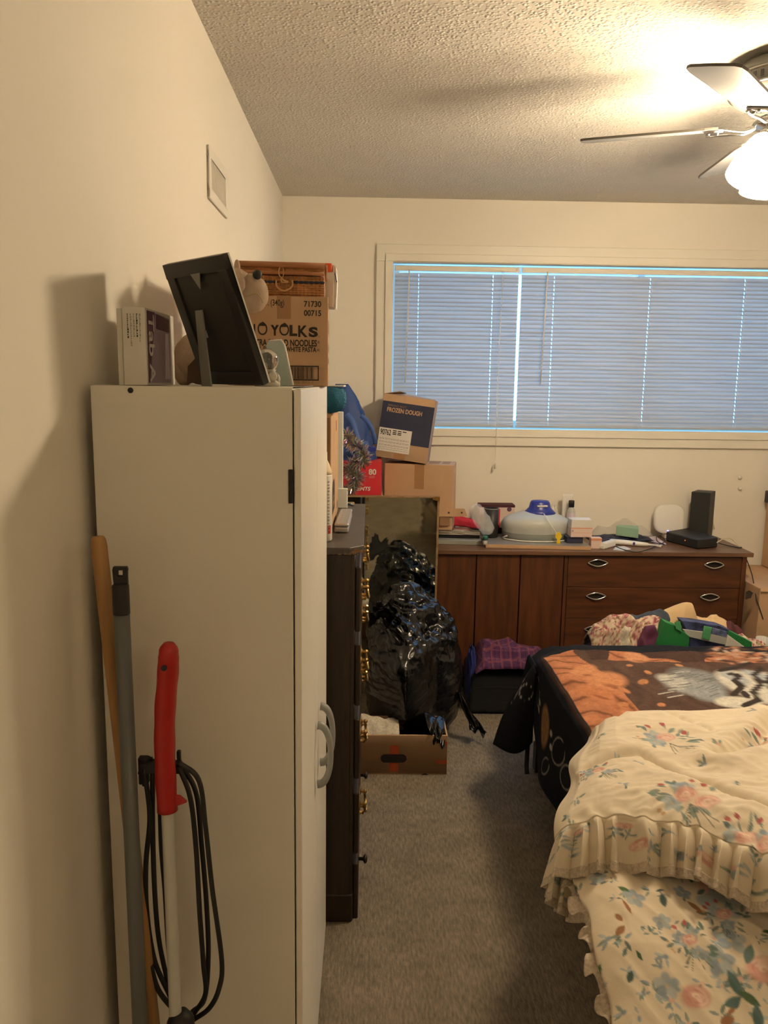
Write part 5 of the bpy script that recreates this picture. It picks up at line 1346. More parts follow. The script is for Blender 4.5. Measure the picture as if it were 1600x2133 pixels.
# loose tails near the carpet
for (pts, w0, w1, sd) in (([at(955, 1440, 3.16), at(972, 1480, 3.13), at(990, 1510, 3.11), at(996, 1526, 3.10)], .012, .045, 1), ([at(905, 1490, 2.92), at(908, 1515, 2.86), at(914, 1536, 2.834), at(912, 1550, 2.832)], .05, .022, 5)):
    sp = spline(pts, 8); Pn = np.zeros((len(sp), 18, 3))
    for i, p in enumerate(sp):
        t_ = i/(len(sp)-1); wd_ = w0+(w1-w0)*t_
        for j in range(18):
            s_ = j/17-.5; Pn[i, j] = (p.x+wd_*s_*1.6, p.y-.012*math.cos(s_*9+i*.4)+(.015*nz((s_*3, t_*3, sd), 2) if sd == 1 else .002), max(.012, p.z+.010*math.sin(s_*14+sd)*t_-.02*s_))
    link('loose_tail', grid_mesh(Pn), 'bin', gbg, True, solid=.002)
# black case and purple plaid shirt on it
sx0, sx1 = at(977, 1480, 3.40).x, at(1122, 1480, 3.40).x+.12
sz = at(1040, 1403, 3.40).z
cs = thing('black_case', ((sx0+sx1)/2, 3.52, 0), 'black fabric storage case on the carpet in front of the dresser', 'case')
MB().box((sx0, 3.40, .004), (sx1, 3.645, sz)).build('case_body', 'suit', cs, bevel=.02, seg=4)
zp = MB(); zp.box((sx0+.03, 3.3985, sz-.07), (sx1-.03, 3.4005, sz-.064)); zp.build('zipper', 'black', cs)
def heap_grid(name, label, px0, px1, pytop, Y, z0, depth, m, seed, prof, amp=.012, fs=14, cat='cloth', n=44, mm=90, overhang=0, attr=None):
    """cloth heap: prof(s)->relative crest height across width"""
    P = np.zeros((n, mm, 3))
    a, b = at(px0, pytop, Y), at(px1, pytop, Y)
    hm = a.z-z0
    for i in range(n):
        t_ = i/(n-1)
        for j in range(mm):
            s_ = j/(mm-1)
            e = math.sin(math.pi*(t_*.96+.02))**.55
            h = hm*prof(s_)*e
            x = a.x+(b.x-a.x)*s_; y = Y-depth*.5+depth*t_
            w_ = e*min(1, 6*min(s_, 1-s_)+.05)
            f = amp*w_*(ridge((x*1.0+.4*y, y*.6, h), fs, seed)-.45)*1.6+amp*.5*w_*nz((x, y, h), fs*2.2, seed+4)
            P[i, j] = (x+.6*f, y-.8*f*(1-t_)-overhang*(1-t_)*0, max(z0-overhang*(1-t_)**3, z0+h+f))
    me = grid_mesh(P, attr(P) if attr else None)
    o = link(name, me, m, None, True, solid=.004)
    return tag(o, label, cat)
heap_grid('plaid_shirt', 'crumpled purple plaid shirt lying on the black fabric case', 985, 1150, 1334, 3.50, sz+.006, .25, 'plaid', 3,
          lambda s: max(.03, min(1, 9*s, 1.0)*(1-.10*s-.75*max(0, s-.55)**1.5/.3)), amp=.020, fs=11)
tag(lump('blue_cloth', at(981, 1415, 3.46)+Vector((0, 0, -.04)), (.022, .05, .13), 'blue', None, 6, .3, 10), 'royal blue cloth stuffed between the garbage bag and black case', 'cloth')
bc_ = bpy.data.objects['blue_cloth']; lo_ = min(v.co.z for v in bc_.data.vertices); bc_.location.z = .004-lo_ if lo_ < .004 else 0
lo2 = min(v.co.z for v in bc_.data.vertices)
for v in bc_.data.vertices:
    v.co.z = .004+(v.co.z-lo2)*((at(980, 1362, 3.46).z-.004)/(max(q.co.z for q in bc_.data.vertices)-lo2)) if False else v.co.z
bc_.location.z = .004-lo2

# ------------------------------------------------------------------ painting of printed cloth (colour per vertex, pattern only)
class Canvas:
    def __init__(s, X, Y, base):
        s.X, s.Y = X, Y; s.c = np.zeros(X.shape+(3,)); s.c[:] = base
    def ell(s, cx, cy, a, b, th, col, soft=.25, al=1.0):
        R = max(a, b)*1.05
        m = (np.abs(s.X-cx) < R) & (np.abs(s.Y-cy) < R)
        if not m.any(): return
        dx, dy = s.X[m]-cx, s.Y[m]-cy; c, n = math.cos(th), math.sin(th)
        r = np.sqrt(((dx*c+dy*n)/a)**2+((-dx*n+dy*c)/b)**2)
        k = np.clip((1-r)/soft, 0, 1)[:, None]*al
        s.c[m] = s.c[m]*(1-k)+np.array(col)*k
    def leaf(s, cx, cy, l, w, th, col, al=1.0):
        R = l*1.05; m = (np.abs(s.X-cx) < R) & (np.abs(s.Y-cy) < R)
        if not m.any(): return
        dx, dy = s.X[m]-cx, s.Y[m]-cy; c, n = math.cos(th), math.sin(th)
        u = (dx*c+dy*n)/l; v = np.abs(-dx*n+dy*c)/w
        r = v-np.clip(1-u*u, 0, 1); k = np.clip(-r*3+.1, 0, 1)*(np.abs(u) < 1)*al
        k = k[:, None]; s.c[m] = s.c[m]*(1-k)+np.array(col)*k
    def line(s, pts, w, col, al=1.0):
        for (x0, y0), (x1, y1) in zip(pts[:-1], pts[1:]):
            m = (s.X > min(x0, x1)-w*2) & (s.X < max(x0, x1)+w*2) & (s.Y > min(y0, y1)-w*2) & (s.Y < max(y0, y1)+w*2)
            if not m.any(): continue
            dx, dy = x1-x0, y1-y0; L2 = dx*dx+dy*dy+1e-12
            t = np.clip(((s.X[m]-x0)*dx+(s.Y[m]-y0)*dy)/L2, 0, 1)
            d = np.hypot(s.X[m]-x0-t*dx, s.Y[m]-y0-t*dy)
            k = (np.clip((w-d)/w*2, 0, 1)*al)[:, None]; s.c[m] = s.c[m]*(1-k)+np.array(col)*k
rng = random.Random(11)
CREAM = (.72, .635, .50)
TEAL = [(.13, .20, .19), (.20, .27, .25), (.10, .15, .15), (.24, .30, .27)]
BLUE = [(.33, .39, .42), (.25, .31, .37), (.42, .47, .48)]
PINK = [(.68, .45, .37), (.60, .34, .28), (.74, .54, .44), (.50, .22, .19)]
def rose(C, x, y, r, k=1):
    C.ell(x, y, r, r*.72, rng.random()*.4, PINK[1], .3)
    for i in range(9):
        a = i*2.4; C.ell(x+math.cos(a)*r*.45, y+math.sin(a)*r*.32, r*.42, r*.26, a+1.2, rng.choice(PINK[:3]), .35)
    for i in range(6):
        a = rng.random()*6.3; C.ell(x+math.cos(a)*r*.5, y+math.sin(a)*r*.34, r*.24, r*.06, a+1.57, PINK[3], .5, .55)
    C.ell(x, y+.05*r, r*.30, r*.2, .2, (.78, .62, .50), .5); C.ell(x, y, r*.14, r*.10, .2, PINK[3], .5, .6)
def blueflower(C, x, y, r):
    for i in range(5):
        a = i*1.257+rng.random()*.3; C.ell(x+math.cos(a)*r*.5, y+math.sin(a)*r*.42, r*.5, r*.38, a, rng.choice(BLUE), .3, .9)
    C.ell(x, y, r*.16, r*.14, 0, (.55, .45, .28), .4)
def bouquet(C, x, y, s, roses=2):
    for i in range(17):
        a = rng.random()*6.28; d = s*rng.uniform(.45, 1.0); C.leaf(x+math.cos(a)*d, y+math.sin(a)*d*.75, s*rng.uniform(.14, .24), s*rng.uniform(.05, .09), a+rng.uniform(-.7, .7), rng.choice(TEAL), .9)
    for i in range(6):
        a = -1.57+rng.uniform(-.6, .6); C.line([(x, y-s*.2), (x+math.cos(a)*s*1.05, y+math.sin(a)*s*1.0)], s*.018, (.12, .14, .12), .8)
    for i in range(3):
        a = rng.random()*6.28; blueflower(C, x+math.cos(a)*s*.45, y+math.sin(a)*s*.38, s*.30)
    offs = [(0, .12), (.42, -.22), (-.35, -.1)][:roses]
    for ox, oy in offs: rose(C, x+ox*s, y+oy*s, s*rng.uniform(.32, .42))
    for i in range(3):
        a = rng.uniform(.3, 2.9); C.leaf(x+math.cos(a)*s*.8, y+math.sin(a)*s*.75, s*.13, s*.09, a, (.40, .12, .11))
    for i in range(3):
        a = rng.uniform(2.6, 3.8); C.ell(x+math.cos(a)*s*.85, y+math.sin(a)*s*.6, s*.07, s*.06, 0, (.55, .36, .20), .4)
def sprig(C, x, y, s):
    for i in range(rng.randint(3, 5)):
        a = rng.random()*6.28; C.leaf(x+math.cos(a)*s*.5, y+math.sin(a)*s*.5, s*.45, s*.16, a, rng.choice(TEAL+BLUE), .9)
    if rng.random() < .6: C.ell(x, y, s*.3, s*.25, 0, rng.choice(BLUE+PINK[:1]), .5)

# ------------------------------------------------------------------ bed
bed = thing('bed', (1.4, 2.3, 0), 'low bed with ticking mattress under the animal print blanket', 'bed')
MB().box((.672, 1.50, .29), (2.45, 2.93, .452)).build('mattress', 'matt', bed, bevel=.04, seg=4)
MB().box((.66, 1.51, .11), (2.45, 2.92, .288)).build('box_spring', 'matt', bed, bevel=.012)
for x, y in ((.68, 1.57), (.68, 2.88), (2.38, 1.57), (2.38, 2.88)): MB().box((x-.025, y-.025, 0), (x+.025, y+.025, .11)).build('leg', 'darkwood', bed, bevel=.003)
st_ = MB(); st_.rings(ribbon([at(1100, 1546, 2.62), at(1098, 1575, 2.60), at(1097, 1596, 2.59), at(1098, 1612, 2.585)], .0075)); st_.build('handle_strap', 'tag', bed, smooth=True)
# blanket
def bz(y):
    if y < 2.69: return .563
    if y < 2.79: t_ = (y-2.69)/.10; return .563-.095*(t_*t_*(3-2*t_))
    return .468
sec = [(.583, -.36), (.585, -.28), (.588, -.16), (.590, -.075), (.592, -.030), (.605, -.007), (.645, 0), (.8, .002), (1.2, .002), (1.75, .002)]
ss = [0]
for (x0, z0), (x1, z1) in zip(sec[:-1], sec[1:]): ss.append(ss[-1]+math.hypot(x1-x0, z1-z0))
sec_s = np.array(ss); sx_, sz_ = np.array([p[0] for p in sec]), np.array([p[1] for p in sec])
ARC = sec_s[5]
su = np.concatenate([np.linspace(0, ARC+.55, 250), np.linspace(ARC+.56, ss[-1], 40)])
yv = np.concatenate([np.linspace(1.62, 2.88, 350), np.linspace(2.885, 2.97, 24)])
Pb = np.zeros((len(yv), len(su), 3)); UU = np.zeros(Pb.shape[:2]); VV = np.zeros(Pb.shape[:2])
for i, y in enumerate(yv):
    xs, zs2 = np.interp(su, sec_s, sx_), np.interp(su, sec_s, sz_)
    top = bz(y)
    far = min(1, max(0, (y-2.55)/.25))
    for j in range(len(su)):
        x, z = xs[j], zs2[j]
        kx = max(0, 1-(su[j]-ARC)/.12) if su[j] > ARC else 1
        x2 = x+.05*far**2*kx
        hem = .20+.02*math.sin(y*9)+.10*max(0, (y-2.45)/.4)
        zz = top+z*(top-hem)/.36 if z < -.03 else top+z
        wv = .006*nz((x, y, 0), 7, 3)+.003*nz((x, y, 1), 18, 5)
        if y > 2.52: zz -= .030*min(1, (y-2.52)/.16)**2*max(0, 1-abs(su[j]-ARC)/.12)
        Pb[i, j] = (x2-(.018*math.sin(y*11+1)*max(0, -z)/.36), y, max(.03, zz+(wv if z > -.02 else 0)))
        UU[i, j] = su[j]-ARC; VV[i, j] = y
C = Canvas(UU, VV, (.012, .014, .020))
def txy(px, py):
    p = atz(px, py, .563); return (p.x-.605, p.y)
# rocks, earth and water of the printed scene
inn_ = (UU > .004) & (VV < 2.635+.008*np.sin(UU*14))
n1 = np.array([[noise.noise(Vector((u*5, v*5, 1.3))) for u in UU[0]] for v in VV[:, 0]])
n2 = np.array([[noise.noise(Vector((u*26+3*n1[i, j], v*9, 4.1))) for j, u in enumerate(UU[0])] for i, v in enumerate(VV[:, 0])])
n3 = np.array([[noise.noise(Vector((u*60, v*60, 7.7))) for u in UU[0]] for v in VV[:, 0]])
brown = np.stack([.085+.03*n2, .052+.02*n2, .042+.016*n2], -1)
C.c[inn_] = brown[inn_]
edge = .15+.05*np.sin(VV*9)+.05*n1
rock = inn_ & (UU < edge)
fold = np.abs(((VV*11+UU*6+1.5*n1+.25*n2) % 1)-.5)*2
orng = np.stack([.47-.10*n2, .195-.05*n2, .105-.03*n2], -1)*(1-.62*np.clip((.25-fold)/.25, 0, 1))[..., None]*(.82+.25*fold)[..., None]
C.c[rock] = orng[rock]
farb = inn_ & (VV > 2.53+.03*n1) & (UU > .15)
pat = (np.sin(UU*22+4*n1) > -.2)
C.c[farb & pat] = orng[farb & pat]
C.c[farb & ~pat] = np.array((.06, .035, .03))
def pe(px, py, rx, ry, rot, col, soft=.3, al=1.0):
    u, v = txy(px, py); Yd = v; C.ell(u, v, rx/F*Yd, ry*Yd*Yd/(F*.92), rot, col, soft, al)
for (px, py, rx, ry, rot, col) in ((1262, 1420, 52, 26, -.5, (.55, .25, .13)), (1215, 1400, 26, 20, -.7, (.58, .27, .14)), (1240, 1445, 46, 16, -.6, (.50, .20, .10)), (1325, 1372, 30, 14, -.2, (.56, .27, .15)),
    (1300, 1440, 10, 9, .4, (.50, .22, .11)), (1298, 1470, 14, 9, -.5, (.50, .22, .11)), (1340, 1424, 12, 8, -.6, (.48, .22, .11)), (1350, 1405, 9, 5, 0, (.5, .24, .12)), (1378, 1470, 10, 7, -.6, (.5, .22, .11)), (1312, 1390, 8, 4, 0, (.5, .24, .12)), (1415, 1390, 10, 4, 0, (.5, .25, .13))):
    pe(px, py, rx, ry, rot, col)
    pe(px+rx*.3, py+ry*.55, rx*.6, ry*.22, rot, (.22, .08, .04), .6, .7)
# big cat lying at the water
G1, G2, WH, BK = (.23, .24, .25), (.12, .125, .13), (.60, .58, .52), (.035, .028, .026)
for a in ((1455, 1420, 70, 34, .1, G1), (1430, 1432, 55, 26, .2, (.33, .34, .34)), (1470, 1445, 50, 26, 0, (.28, .30, .32)), (1400, 1420, 36, 18, .3, (.42, .42, .40))): pe(*a, .35)
for i in range(16):
    u0, v0 = txy(1372+rng.random()*40, 1402+i*3.6); C.line([(u0, v0), (u0+.05, v0+.012+.01*rng.random())], .004, WH if i % 2 else (.10, .10, .11), .8)
for i in range(20):
    u0, v0 = txy(1420+rng.random()*60, 1400+rng.random()*55); C.line([(u0, v0), (u0+.035, v0+.02)], .003, G2, .7)
for a in ((1560, 1432, 62, 44, .1, WH), (1620, 1440, 90, 50, 0, WH), (1540, 1468, 60, 16, 0, (.62, .60, .53)), (1530, 1415, 26, 20, .2, (.42, .44, .46)), (1600, 1420, 26, 30, .4, (.40, .43, .46))): pe(*a, .25)
for pts in ([(1520, 1408), (1540, 1412), (1530, 1424), (1545, 1436), (1528, 1452)], [(1585, 1395), (1570, 1412), (1585, 1430), (1568, 1446), (1580, 1462), (1550, 1474)], [(1500, 1400), (1530, 1395), (1560, 1386)], [(1610, 1400), (1600, 1425), (1615, 1450)], [(1640, 1395), (1632, 1420), (1645, 1460)], [(1548, 1448), (1556, 1456)], [(1670, 1400), (1662, 1440)]):
    C.line([txy(*p) for p in pts], .013, BK)
    C.line([(txy(*p)[0]+.008, txy(*p)[1]+.012) for p in pts], .010, BK)
for i in range(60):
    u0, v0 = txy(1480+rng.random()*130, 1352+rng.random()*30); C.ell(u0, v0, .02+.015*rng.random(), .012, rng.random()*3, rng.choice([(.45, .22, .14), (.50, .36, .28), (.07, .04, .035), (.30, .14, .08)]), .5)
C.line([(-.004+.002*math.sin(v*20), v) for v in np.linspace(1.62, 2.63, 40)], .008, (.05, .03, .025))
# side panel: tan oval and pale scrolls on black
def sd(px, py):
    p = atx(px, py, .590); return p.z-.563, p.y
def sde(px, py, rx, ry, col, soft=.25):
    u, v = sd(px, py); C.ell(u, v, abs(sd(px, py+ry)[0]-u), abs(sd(px+rx, py)[1]-v), .06, col, soft)
sde(1142, 1512, 13, 52, (.30, .165, .075))
for i in range(26):
    u, v = sd(1132+rng.random()*18, 1475+rng.random()*70); C.line([(u, v), (u-.03, v+.004)], .0016, (.16, .08, .03), .7)
def loop_(px, py, rx, ry):
    C.line([sd(px+rx*math.cos(a), py+ry*math.sin(a)) for a in [6.3*i/24 for i in range(22)]], .0035, (.34, .32, .30), .75)
loop_(1119, 1440, 6, 32); loop_(1170, 1568, 10, 30); loop_(1182, 1620, 9, 26); loop_(1150, 1600, 7, 18)
for (px, py) in ((1157, 1530), (1125, 1462), (1158, 1560), (1122, 1478)): sde(px, py, 3, 9, (.42, .40, .36), .4)
C.c *= (1+.15*n3)[..., None]
bl_ = thing('blanket', (1.1, 2.4, .2), 'dark edged plush blanket printed with orange rocks and a striped white cat', 'blanket')
link('blanket_body', grid_mesh(Pb, np.clip(C.c, 0, 1)), 'attrfuzzy', bl_, True, solid=.008)
# hanging corner
A_, B_, E_, D_ = at(1114, 1384, 2.70), at(1028, 1552, 2.66), at(1117, 1402, 2.60), at(1108, 1546, 2.58)
n, m = 40, 36; P = np.zeros((n, m, 3)); U2 = np.zeros((n, m)); V2 = np.zeros((n, m))
for i in range(n):
    t_ = i/(n-1)
    l = A_.lerp(B_, t_)+Vector((-.02*math.sin(math.pi*t_), 0, 0)); r = E_.lerp(D_, t_)
    for j in range(m):
        s_ = j/(m-1); p = l.lerp(r, s_)+Vector((0, -.045*math.sin(math.pi*s_)*t_, -.012*math.sin(math.pi*s_)*t_))
        if i > n-4: p.z += .004*(i-n+4)*math.cos(s_*5)*.3
        P[i, j] = p; U2[i, j] = s_*.16; V2[i, j] = t_*.3
C2 = Canvas(U2, V2, (.009, .009, .012))
C2.line([(.085+.06*math.cos(a), .085+.028*math.sin(a)) for a in [6.3*i/24 for i in range(22)]], .0028, (.34, .32, .30), .8)
C2.line([(.01, .04), (.02, .09), (.015, .14)], .002, (.3, .28, .26), .6)
link('hanging_corner', grid_mesh(P, C2.c), 'attrfuzzy', bl_, True, solid=.008)
# ------------------------------------------------------------------ comforter
XLs = np.interp
def seam(x):   # near edge of the quilted top
    return float(np.interp(x, [.36, .411, .454, .521, .642, .685, .732, .783, 1.0, 1.6], [1.57, 1.560, 1.552, 1.549, 1.514, 1.493, 1.443, 1.401, 1.30, 1.22]))
nu, nv = 330, 230
Pc = np.zeros((nv, nu, 3)); Uc = np.zeros((nv, nu)); Vc = np.zeros((nv, nu))
crx = [(.60, -.150), (.45, -.135), (.405, -.10), (.408, -.062), (.435, -.030), (.49, -.010), (.56, 0), (.70, .004), (1.0, .006), (1.6, .006)]
cs_ = [0]
for (x0, z0), (x1, z1) in zip(crx[:-1], crx[1:]): cs_.append(cs_[-1]+math.hypot(x1-x0, z1-z0))
cu = np.concatenate([np.linspace(0, cs_[3], 30), np.linspace(cs_[3], cs_[3]+.72, 262)[1:], np.linspace(cs_[3]+.73, cs_[-1], 39)])
nu = len(cu); Pc = np.zeros((nv, nu, 3)); Uc = np.zeros((nv, nu)); Vc = np.zeros((nv, nu))
stl = [atz(x_, y_, .61) for x_, y_ in ((1210, 1580), (1330, 1570), (1430, 1622), (1520, 1655), (1620, 1692))]
stl2 = [atz(x_, y_, .615) for x_, y_ in ((1640, 1480), (1580, 1545), (1500, 1572))]
stl3 = [atz(x_, y_, .62) for x_, y_ in ((1390, 1480), (1440, 1500), (1480, 1520))]
def dseg(x, y, pts):
    best = 9
    for a, b in zip(pts[:-1], pts[1:]):
        dx, dy = b.x-a.x, b.y-a.y; t_ = max(0, min(1, ((x-a.x)*dx+(y-a.y)*dy)/(dx*dx+dy*dy)))
        best = min(best, math.hypot(x-a.x-t_*dx, y-a.y-t_*dy))
    return best
for i in range(nv):
    v_ = i/(nv-1)
    for j in range(nu):
        x = float(np.interp(cu[j], cs_, [p[0] for p in crx])); dz = float(np.interp(cu[j], cs_, [p[1] for p in crx]))
        yn = seam(x); yf = float(np.interp(x, [.4, .6, .7, .9, 1.12, 1.6], [2.04, 2.03, 2.06, 2.085, 2.12, 2.2]))
        y = yf+(yn-yf)*v_
        # left overhang grows towards the camera
        k = float(np.interp(y, [1.557, 1.63, 1.736, 1.856, 1.963, 2.06], [.004, .03, .069, .117, .17, .215]))
        w_ = max(0, 1-(x-.405)/.30) if x < .705 else 0
        under = 1 if j < 12 else 0
        x2 = x+k*min(1, w_*1.15) if not under else max(x, .60 if j < 3 else x+k)
        top = .612-.028*max(0, (v_-.80)/.2)**1.5
        far = min(1, v_/.14); rnd = math.sqrt(max(0, 1-(1-far)**2))
        z = .545+(top-.545)*rnd+dz*(.75+.25*rnd)
        on_top = max(0, min(1, (cu[j]-cs_[4]+.02)/.06))
        d1, d2 = dseg(x2, y, stl), dseg(x2, y, stl2); d3 = dseg(x2, y, stl3)
        wr = .012*nz((x2*1.2, y*2.0, 0), 5.5, 1)+.007*(ridge((x2*.7+y*.5, y*1.8, 0), 7, 6)-.5)+.0035*(ridge((x2, y*2.2, 0), 19, 3)-.5)
        wr += -.018*math.exp(-(d1/.012)**2)-.022*math.exp(-(d2/.022)**2)-.007*math.exp(-(d3/.010)**2)+.014*math.exp(-((d2-.05)/.03)**2)
        # gathers running into the ruffle seam
        wr += .0035*math.sin(x2*120+3*nz((x2, y, 0), 20))*max(0, (v_-.80)/.2)
        z += wr*on_top*min(1, far*1.2)
        x3 = x2-.010*(1-on_top)*math.sin(y*26+2*dz*20)
        Pc[i, j] = (x3, y, z); Uc[i, j] = x2 if on_top > .5 else x2-(cs_[4]-cu[j]); Vc[i, j] = y
C = Canvas(Uc, Vc, CREAM)
def cw(px, py, z=.61): p = atz(px, py, z); return p.x, p.y
for (px, py, s, r) in ((1390, 1545, .085, 1), (1432, 1668, .082, 2), (1602, 1550, .075, 2), (1250, 1600, .05, 1), (1560, 1735, .07, 2)): bouquet(C, *cw(px, py), s, r)
for (px, py, s) in ((1250, 1530, .018), (1303, 1637, .02), (1330, 1597, .018), (1495, 1560, .02), (1570, 1500, .022), (1468, 1598, .02), (1205, 1640, .022), (1220, 1590, .022), (1192, 1660, .025), (1200, 1615, .02), (1285, 1575, .02), (1530, 1640, .015), (1345, 1700, .012)): sprig(C, *cw(px, py), s)
cf = thing('comforter', (1.0, 1.85, .5), 'cream floral quilted comforter with gathered ruffle on the bed', 'comforter')
link('quilt_body', grid_mesh(Pc, C.c), 'attr', cf, True, solid=.006)
# ruffle along the seam
row = Pc[-1]; j0 = 8
path = [Vector(row[j]) for j in range(j0, nu, 1)]
al = [0]
for a, b in zip(path[:-1], path[1:]): al.append(al[-1]+(b-a).length)
NS = 760; sgrid = np.linspace(0, al[-1]*.98, NS); nw = 34
pxs, pys, pzs = [np.interp(sgrid, al, [getattr(p, k) for p in path]) for k in 'xyz']
Pr = np.zeros((nw, NS, 3)); Ur = np.zeros((nw, NS)); Vr = np.zeros((nw, NS)); lace = np.zeros((9, NS, 3))
def ruf(j, w_):
    s_ = sgrid[j]; x, y, z = pxs[j], pys[j], pzs[j]
    jj = (max(0, j-6), min(NS-1, j+6)); t = Vector((pxs[jj[1]]-pxs[jj[0]], pys[jj[1]]-pys[jj[0]], 0)); t = t.normalized() if t.length > 1e-6 else EX
    left = max(0, min(1, (.52-x)/.12))
    nout = Vector((t.y, -t.x, 0))
    if nout.y > 0: nout = -nout
    nout = nout.lerp(Vector((-.55, -.75, 0)), left).normalized()
    ph = s_*140+5.5*nz((s_*5, 0, 0), 2.2, 3)
    rip = .017*math.copysign(abs(math.sin(ph))**.75, math.sin(ph))*min(1, .25+w_*1.3)*min(1, w_*9)+.016*nz((s_*16, w_, 0), 1, 2)*w_
    ln_ = .118+.012*nz((s_*7, 1, 0), 1, 8)
    cur = math.exp(-((x-.70)/.045)**2)*w_
    d = nout*(ln_*.48*w_)+Vector((0, 0, -ln_*(.62*w_+.12*w_*w_)))
    d += nout*rip*.8+Vector((0, 0, rip*.75))+t*(.009*math.sin(2*ph)*w_)+Vector((0, 0, .02*cur))+Vector((.01*cur, -.02*cur, 0))
    puff = .010*math.sin(math.pi*min(1, w_*1.2))
    return Vector((x, y, z))+d+Vector((0, 0, puff))
for j in range(NS):
    for i in range(nw):
        w_ = i/(nw-1); Pr[i, j] = ruf(j, w_*.86); Ur[i, j] = sgrid[j]; Vr[i, j] = -w_*.11
    for i in range(9):
        w_ = .84+.16*i/8; p = ruf(j, w_*(1+(.012*abs(math.sin(sgrid[j]*230)) if i == 8 else 0)))
        lace[i, j] = p+Vector((0, -.002, .0015))
C = Canvas(Ur, Vr, CREAM)
for i in range(70): sprig(C, rng.uniform(0, sgrid[-1]), rng.uniform(-.10, -.015), rng.uniform(.015, .028))
for i in range(12): rose(C, rng.uniform(0, sgrid[-1]), rng.uniform(-.08, -.03), rng.uniform(.012, .02))
rf = link('ruffle', grid_mesh(Pr, C.c), 'attr', cf, True, solid=.002)
link('lace_trim', grid_mesh(lace), 'lace', rf, True, solid=.0012)
# ------------------------------------------------------------------ bedspread below it
prof = [(1.60, .484), (1.54, .484), (1.47, .480), (1.386, .466), (1.33, .448), (1.285, .424), (1.21, .375), (1.15, .305), (1.09, .20), (1.05, .095), (1.03, .012)]
ps = [0]
for (y0, z0), (y1, z1) in zip(prof[:-1], prof[1:]): ps.append(ps[-1]+math.hypot(y1-y0, z1-z0))
tv = np.concatenate([np.linspace(0, .52, 230), np.linspace(.525, ps[-1], 50)])
xu = np.concatenate([np.linspace(0, .13, 20), np.linspace(.1325, .62, 200), np.linspace(.63, 1.35, 40)])
Ps = np.zeros((len(tv), len(xu), 3)); Us = np.zeros(Ps.shape[:2]); Vs = np.zeros(Ps.shape[:2])
for i, t_ in enumerate(tv):
    y = float(np.interp(t_, ps, [p[0] for p in prof])); z = float(np.interp(t_, ps, [p[1] for p in prof]))
    xl = .440+.005*math.sin(t_*40)+.004*nz((t_*20, 0, 0), 1)
    for j, u in enumerate(xu):
        if u < .13:   # turned under at the edge
            q = 1-u/.13; x = xl+.10*q; zz = max(.008, z-.012-.42*z*q**.8)
        else:
            x = xl+(u-.13); e = min(1, (u-.13)/.05)
            zz = z-.02*(1-e)**2
            p = (x, y+z*.4, 0)
            zz += e*(.012*nz(p, 5, 7)+.012*(ridge((x*1.3+y*.9, y*.5-x*.4, 0), 6, 12)-.5)+.004*(ridge((x*1.2+y*.8, y*.5, 0), 17, 2)-.5))
        Ps[i, j] = (x, y-(.02*nz((x*6, t_*3, 0), 1, 5) if z < .3 else 0), max(.008, zz)); Us[i, j] = x if u >= .13 else xl-(.13-u); Vs[i, j] = -t_
C = Canvas(Us, Vs, (.70, .61, .47))
def cs2(px, py):
    # invert by nearest projected vertex
    return PXY(px, py)
r3 = np.stack([Ps[..., 0], Ps[..., 1], Ps[..., 2]-H], -1)
wz = r3 @ np.array(FW); qx = 800+F*(r3 @ np.array(RT))/wz; qy = 1066.5-F*(r3 @ np.array(UP))/wz
def PXY(px, py):
    d = (qx[:, 20:]-px)**2+(qy[:, 20:]-py)**2; k = np.unravel_index(np.argmin(d), d.shape); return Us[k[0], k[1]+20], Vs[k[0], k[1]+20]
for i in range(260):
    sprig(C, rng.uniform(.42, 1.1), rng.uniform(-.62, -.02), rng.uniform(.011, .026))
for i in range(60):
    C.leaf(rng.uniform(.42, 1.1), rng.uniform(-.62, -.05), rng.uniform(.010, .020), rng.uniform(.004, .009), rng.random()*6.3, rng.choice([(.05, .09, .07), (.08, .14, .05), (.07, .11, .10), (.30, .15, .08)]))
for (px, py, r) in ((1500, 1838, .055), (1450, 2075, .032), (1540, 1845, .03), (1470, 1805, .03), (1590, 2020, .04)): rose(C, *PXY(px, py), r)
for (px, py, r) in ((1500, 1885, .05), (1500, 2000, .032), (1520, 1960, .036), (1390, 2055, .026), (1320, 1870, .026), (1380, 1920, .02), (1245, 1830, .02), (1420, 1860, .02)): blueflower(C, *PXY(px, py), r)
for (px, py, l, th) in ((1440, 1825, .035, 1.2), (1415, 1815, .03, 2.2), (1375, 1855, .016, .2), (1460, 1860, .02, .5), (1560, 1990, .04, 1.0), (1530, 2050, .04, 1.9), (1525, 2090, .035, .4), (1560, 2080, .035, 2.5), (1580, 2120, .04, 1.4), (1300, 1985, .016, 1.0), (1330, 1990, .016, 2.0), (1460, 1930, .022, 1.5)):
    C.leaf(*PXY(px, py), l*.62, l*.27, th, rng.choice([(.09, .15, .14), (.07, .12, .06), (.12, .18, .16)]))
for i in range(5):
    x, y = rng.uniform(.6, 1.0), rng.uniform(-.5, -.15); bouquet(C, x, y, .05, 1)
bsd = thing('bedspread', (.9, 1.3, 0), 'floral bedspread hanging over the near side of the bed below the ruffle', 'bedspread')
link('spread_body', grid_mesh(Ps, C.c), 'attr', bsd, True, solid=.004)
fr_ = np.zeros((10, len(tv)*3, 3))
for k in range(len(tv)*3):
    t_ = tv[-1]*k/(len(tv)*3-1); y = float(np.interp(t_, ps, [p[0] for p in prof])); z = float(np.interp(t_, ps, [p[1] for p in prof]))
    xl = .440+.005*math.sin(t_*40)+.004*nz((t_*20, 0, 0), 1)
    for i in range(10):
        w_ = i/9; fr_[i, k] = (xl+.012-w_*(.026+.010*math.sin(t_*95)), y+.006*w_*math.sin(t_*150), max(.006, z-.028-.012*w_+.008*w_*math.sin(t_*190+1)))
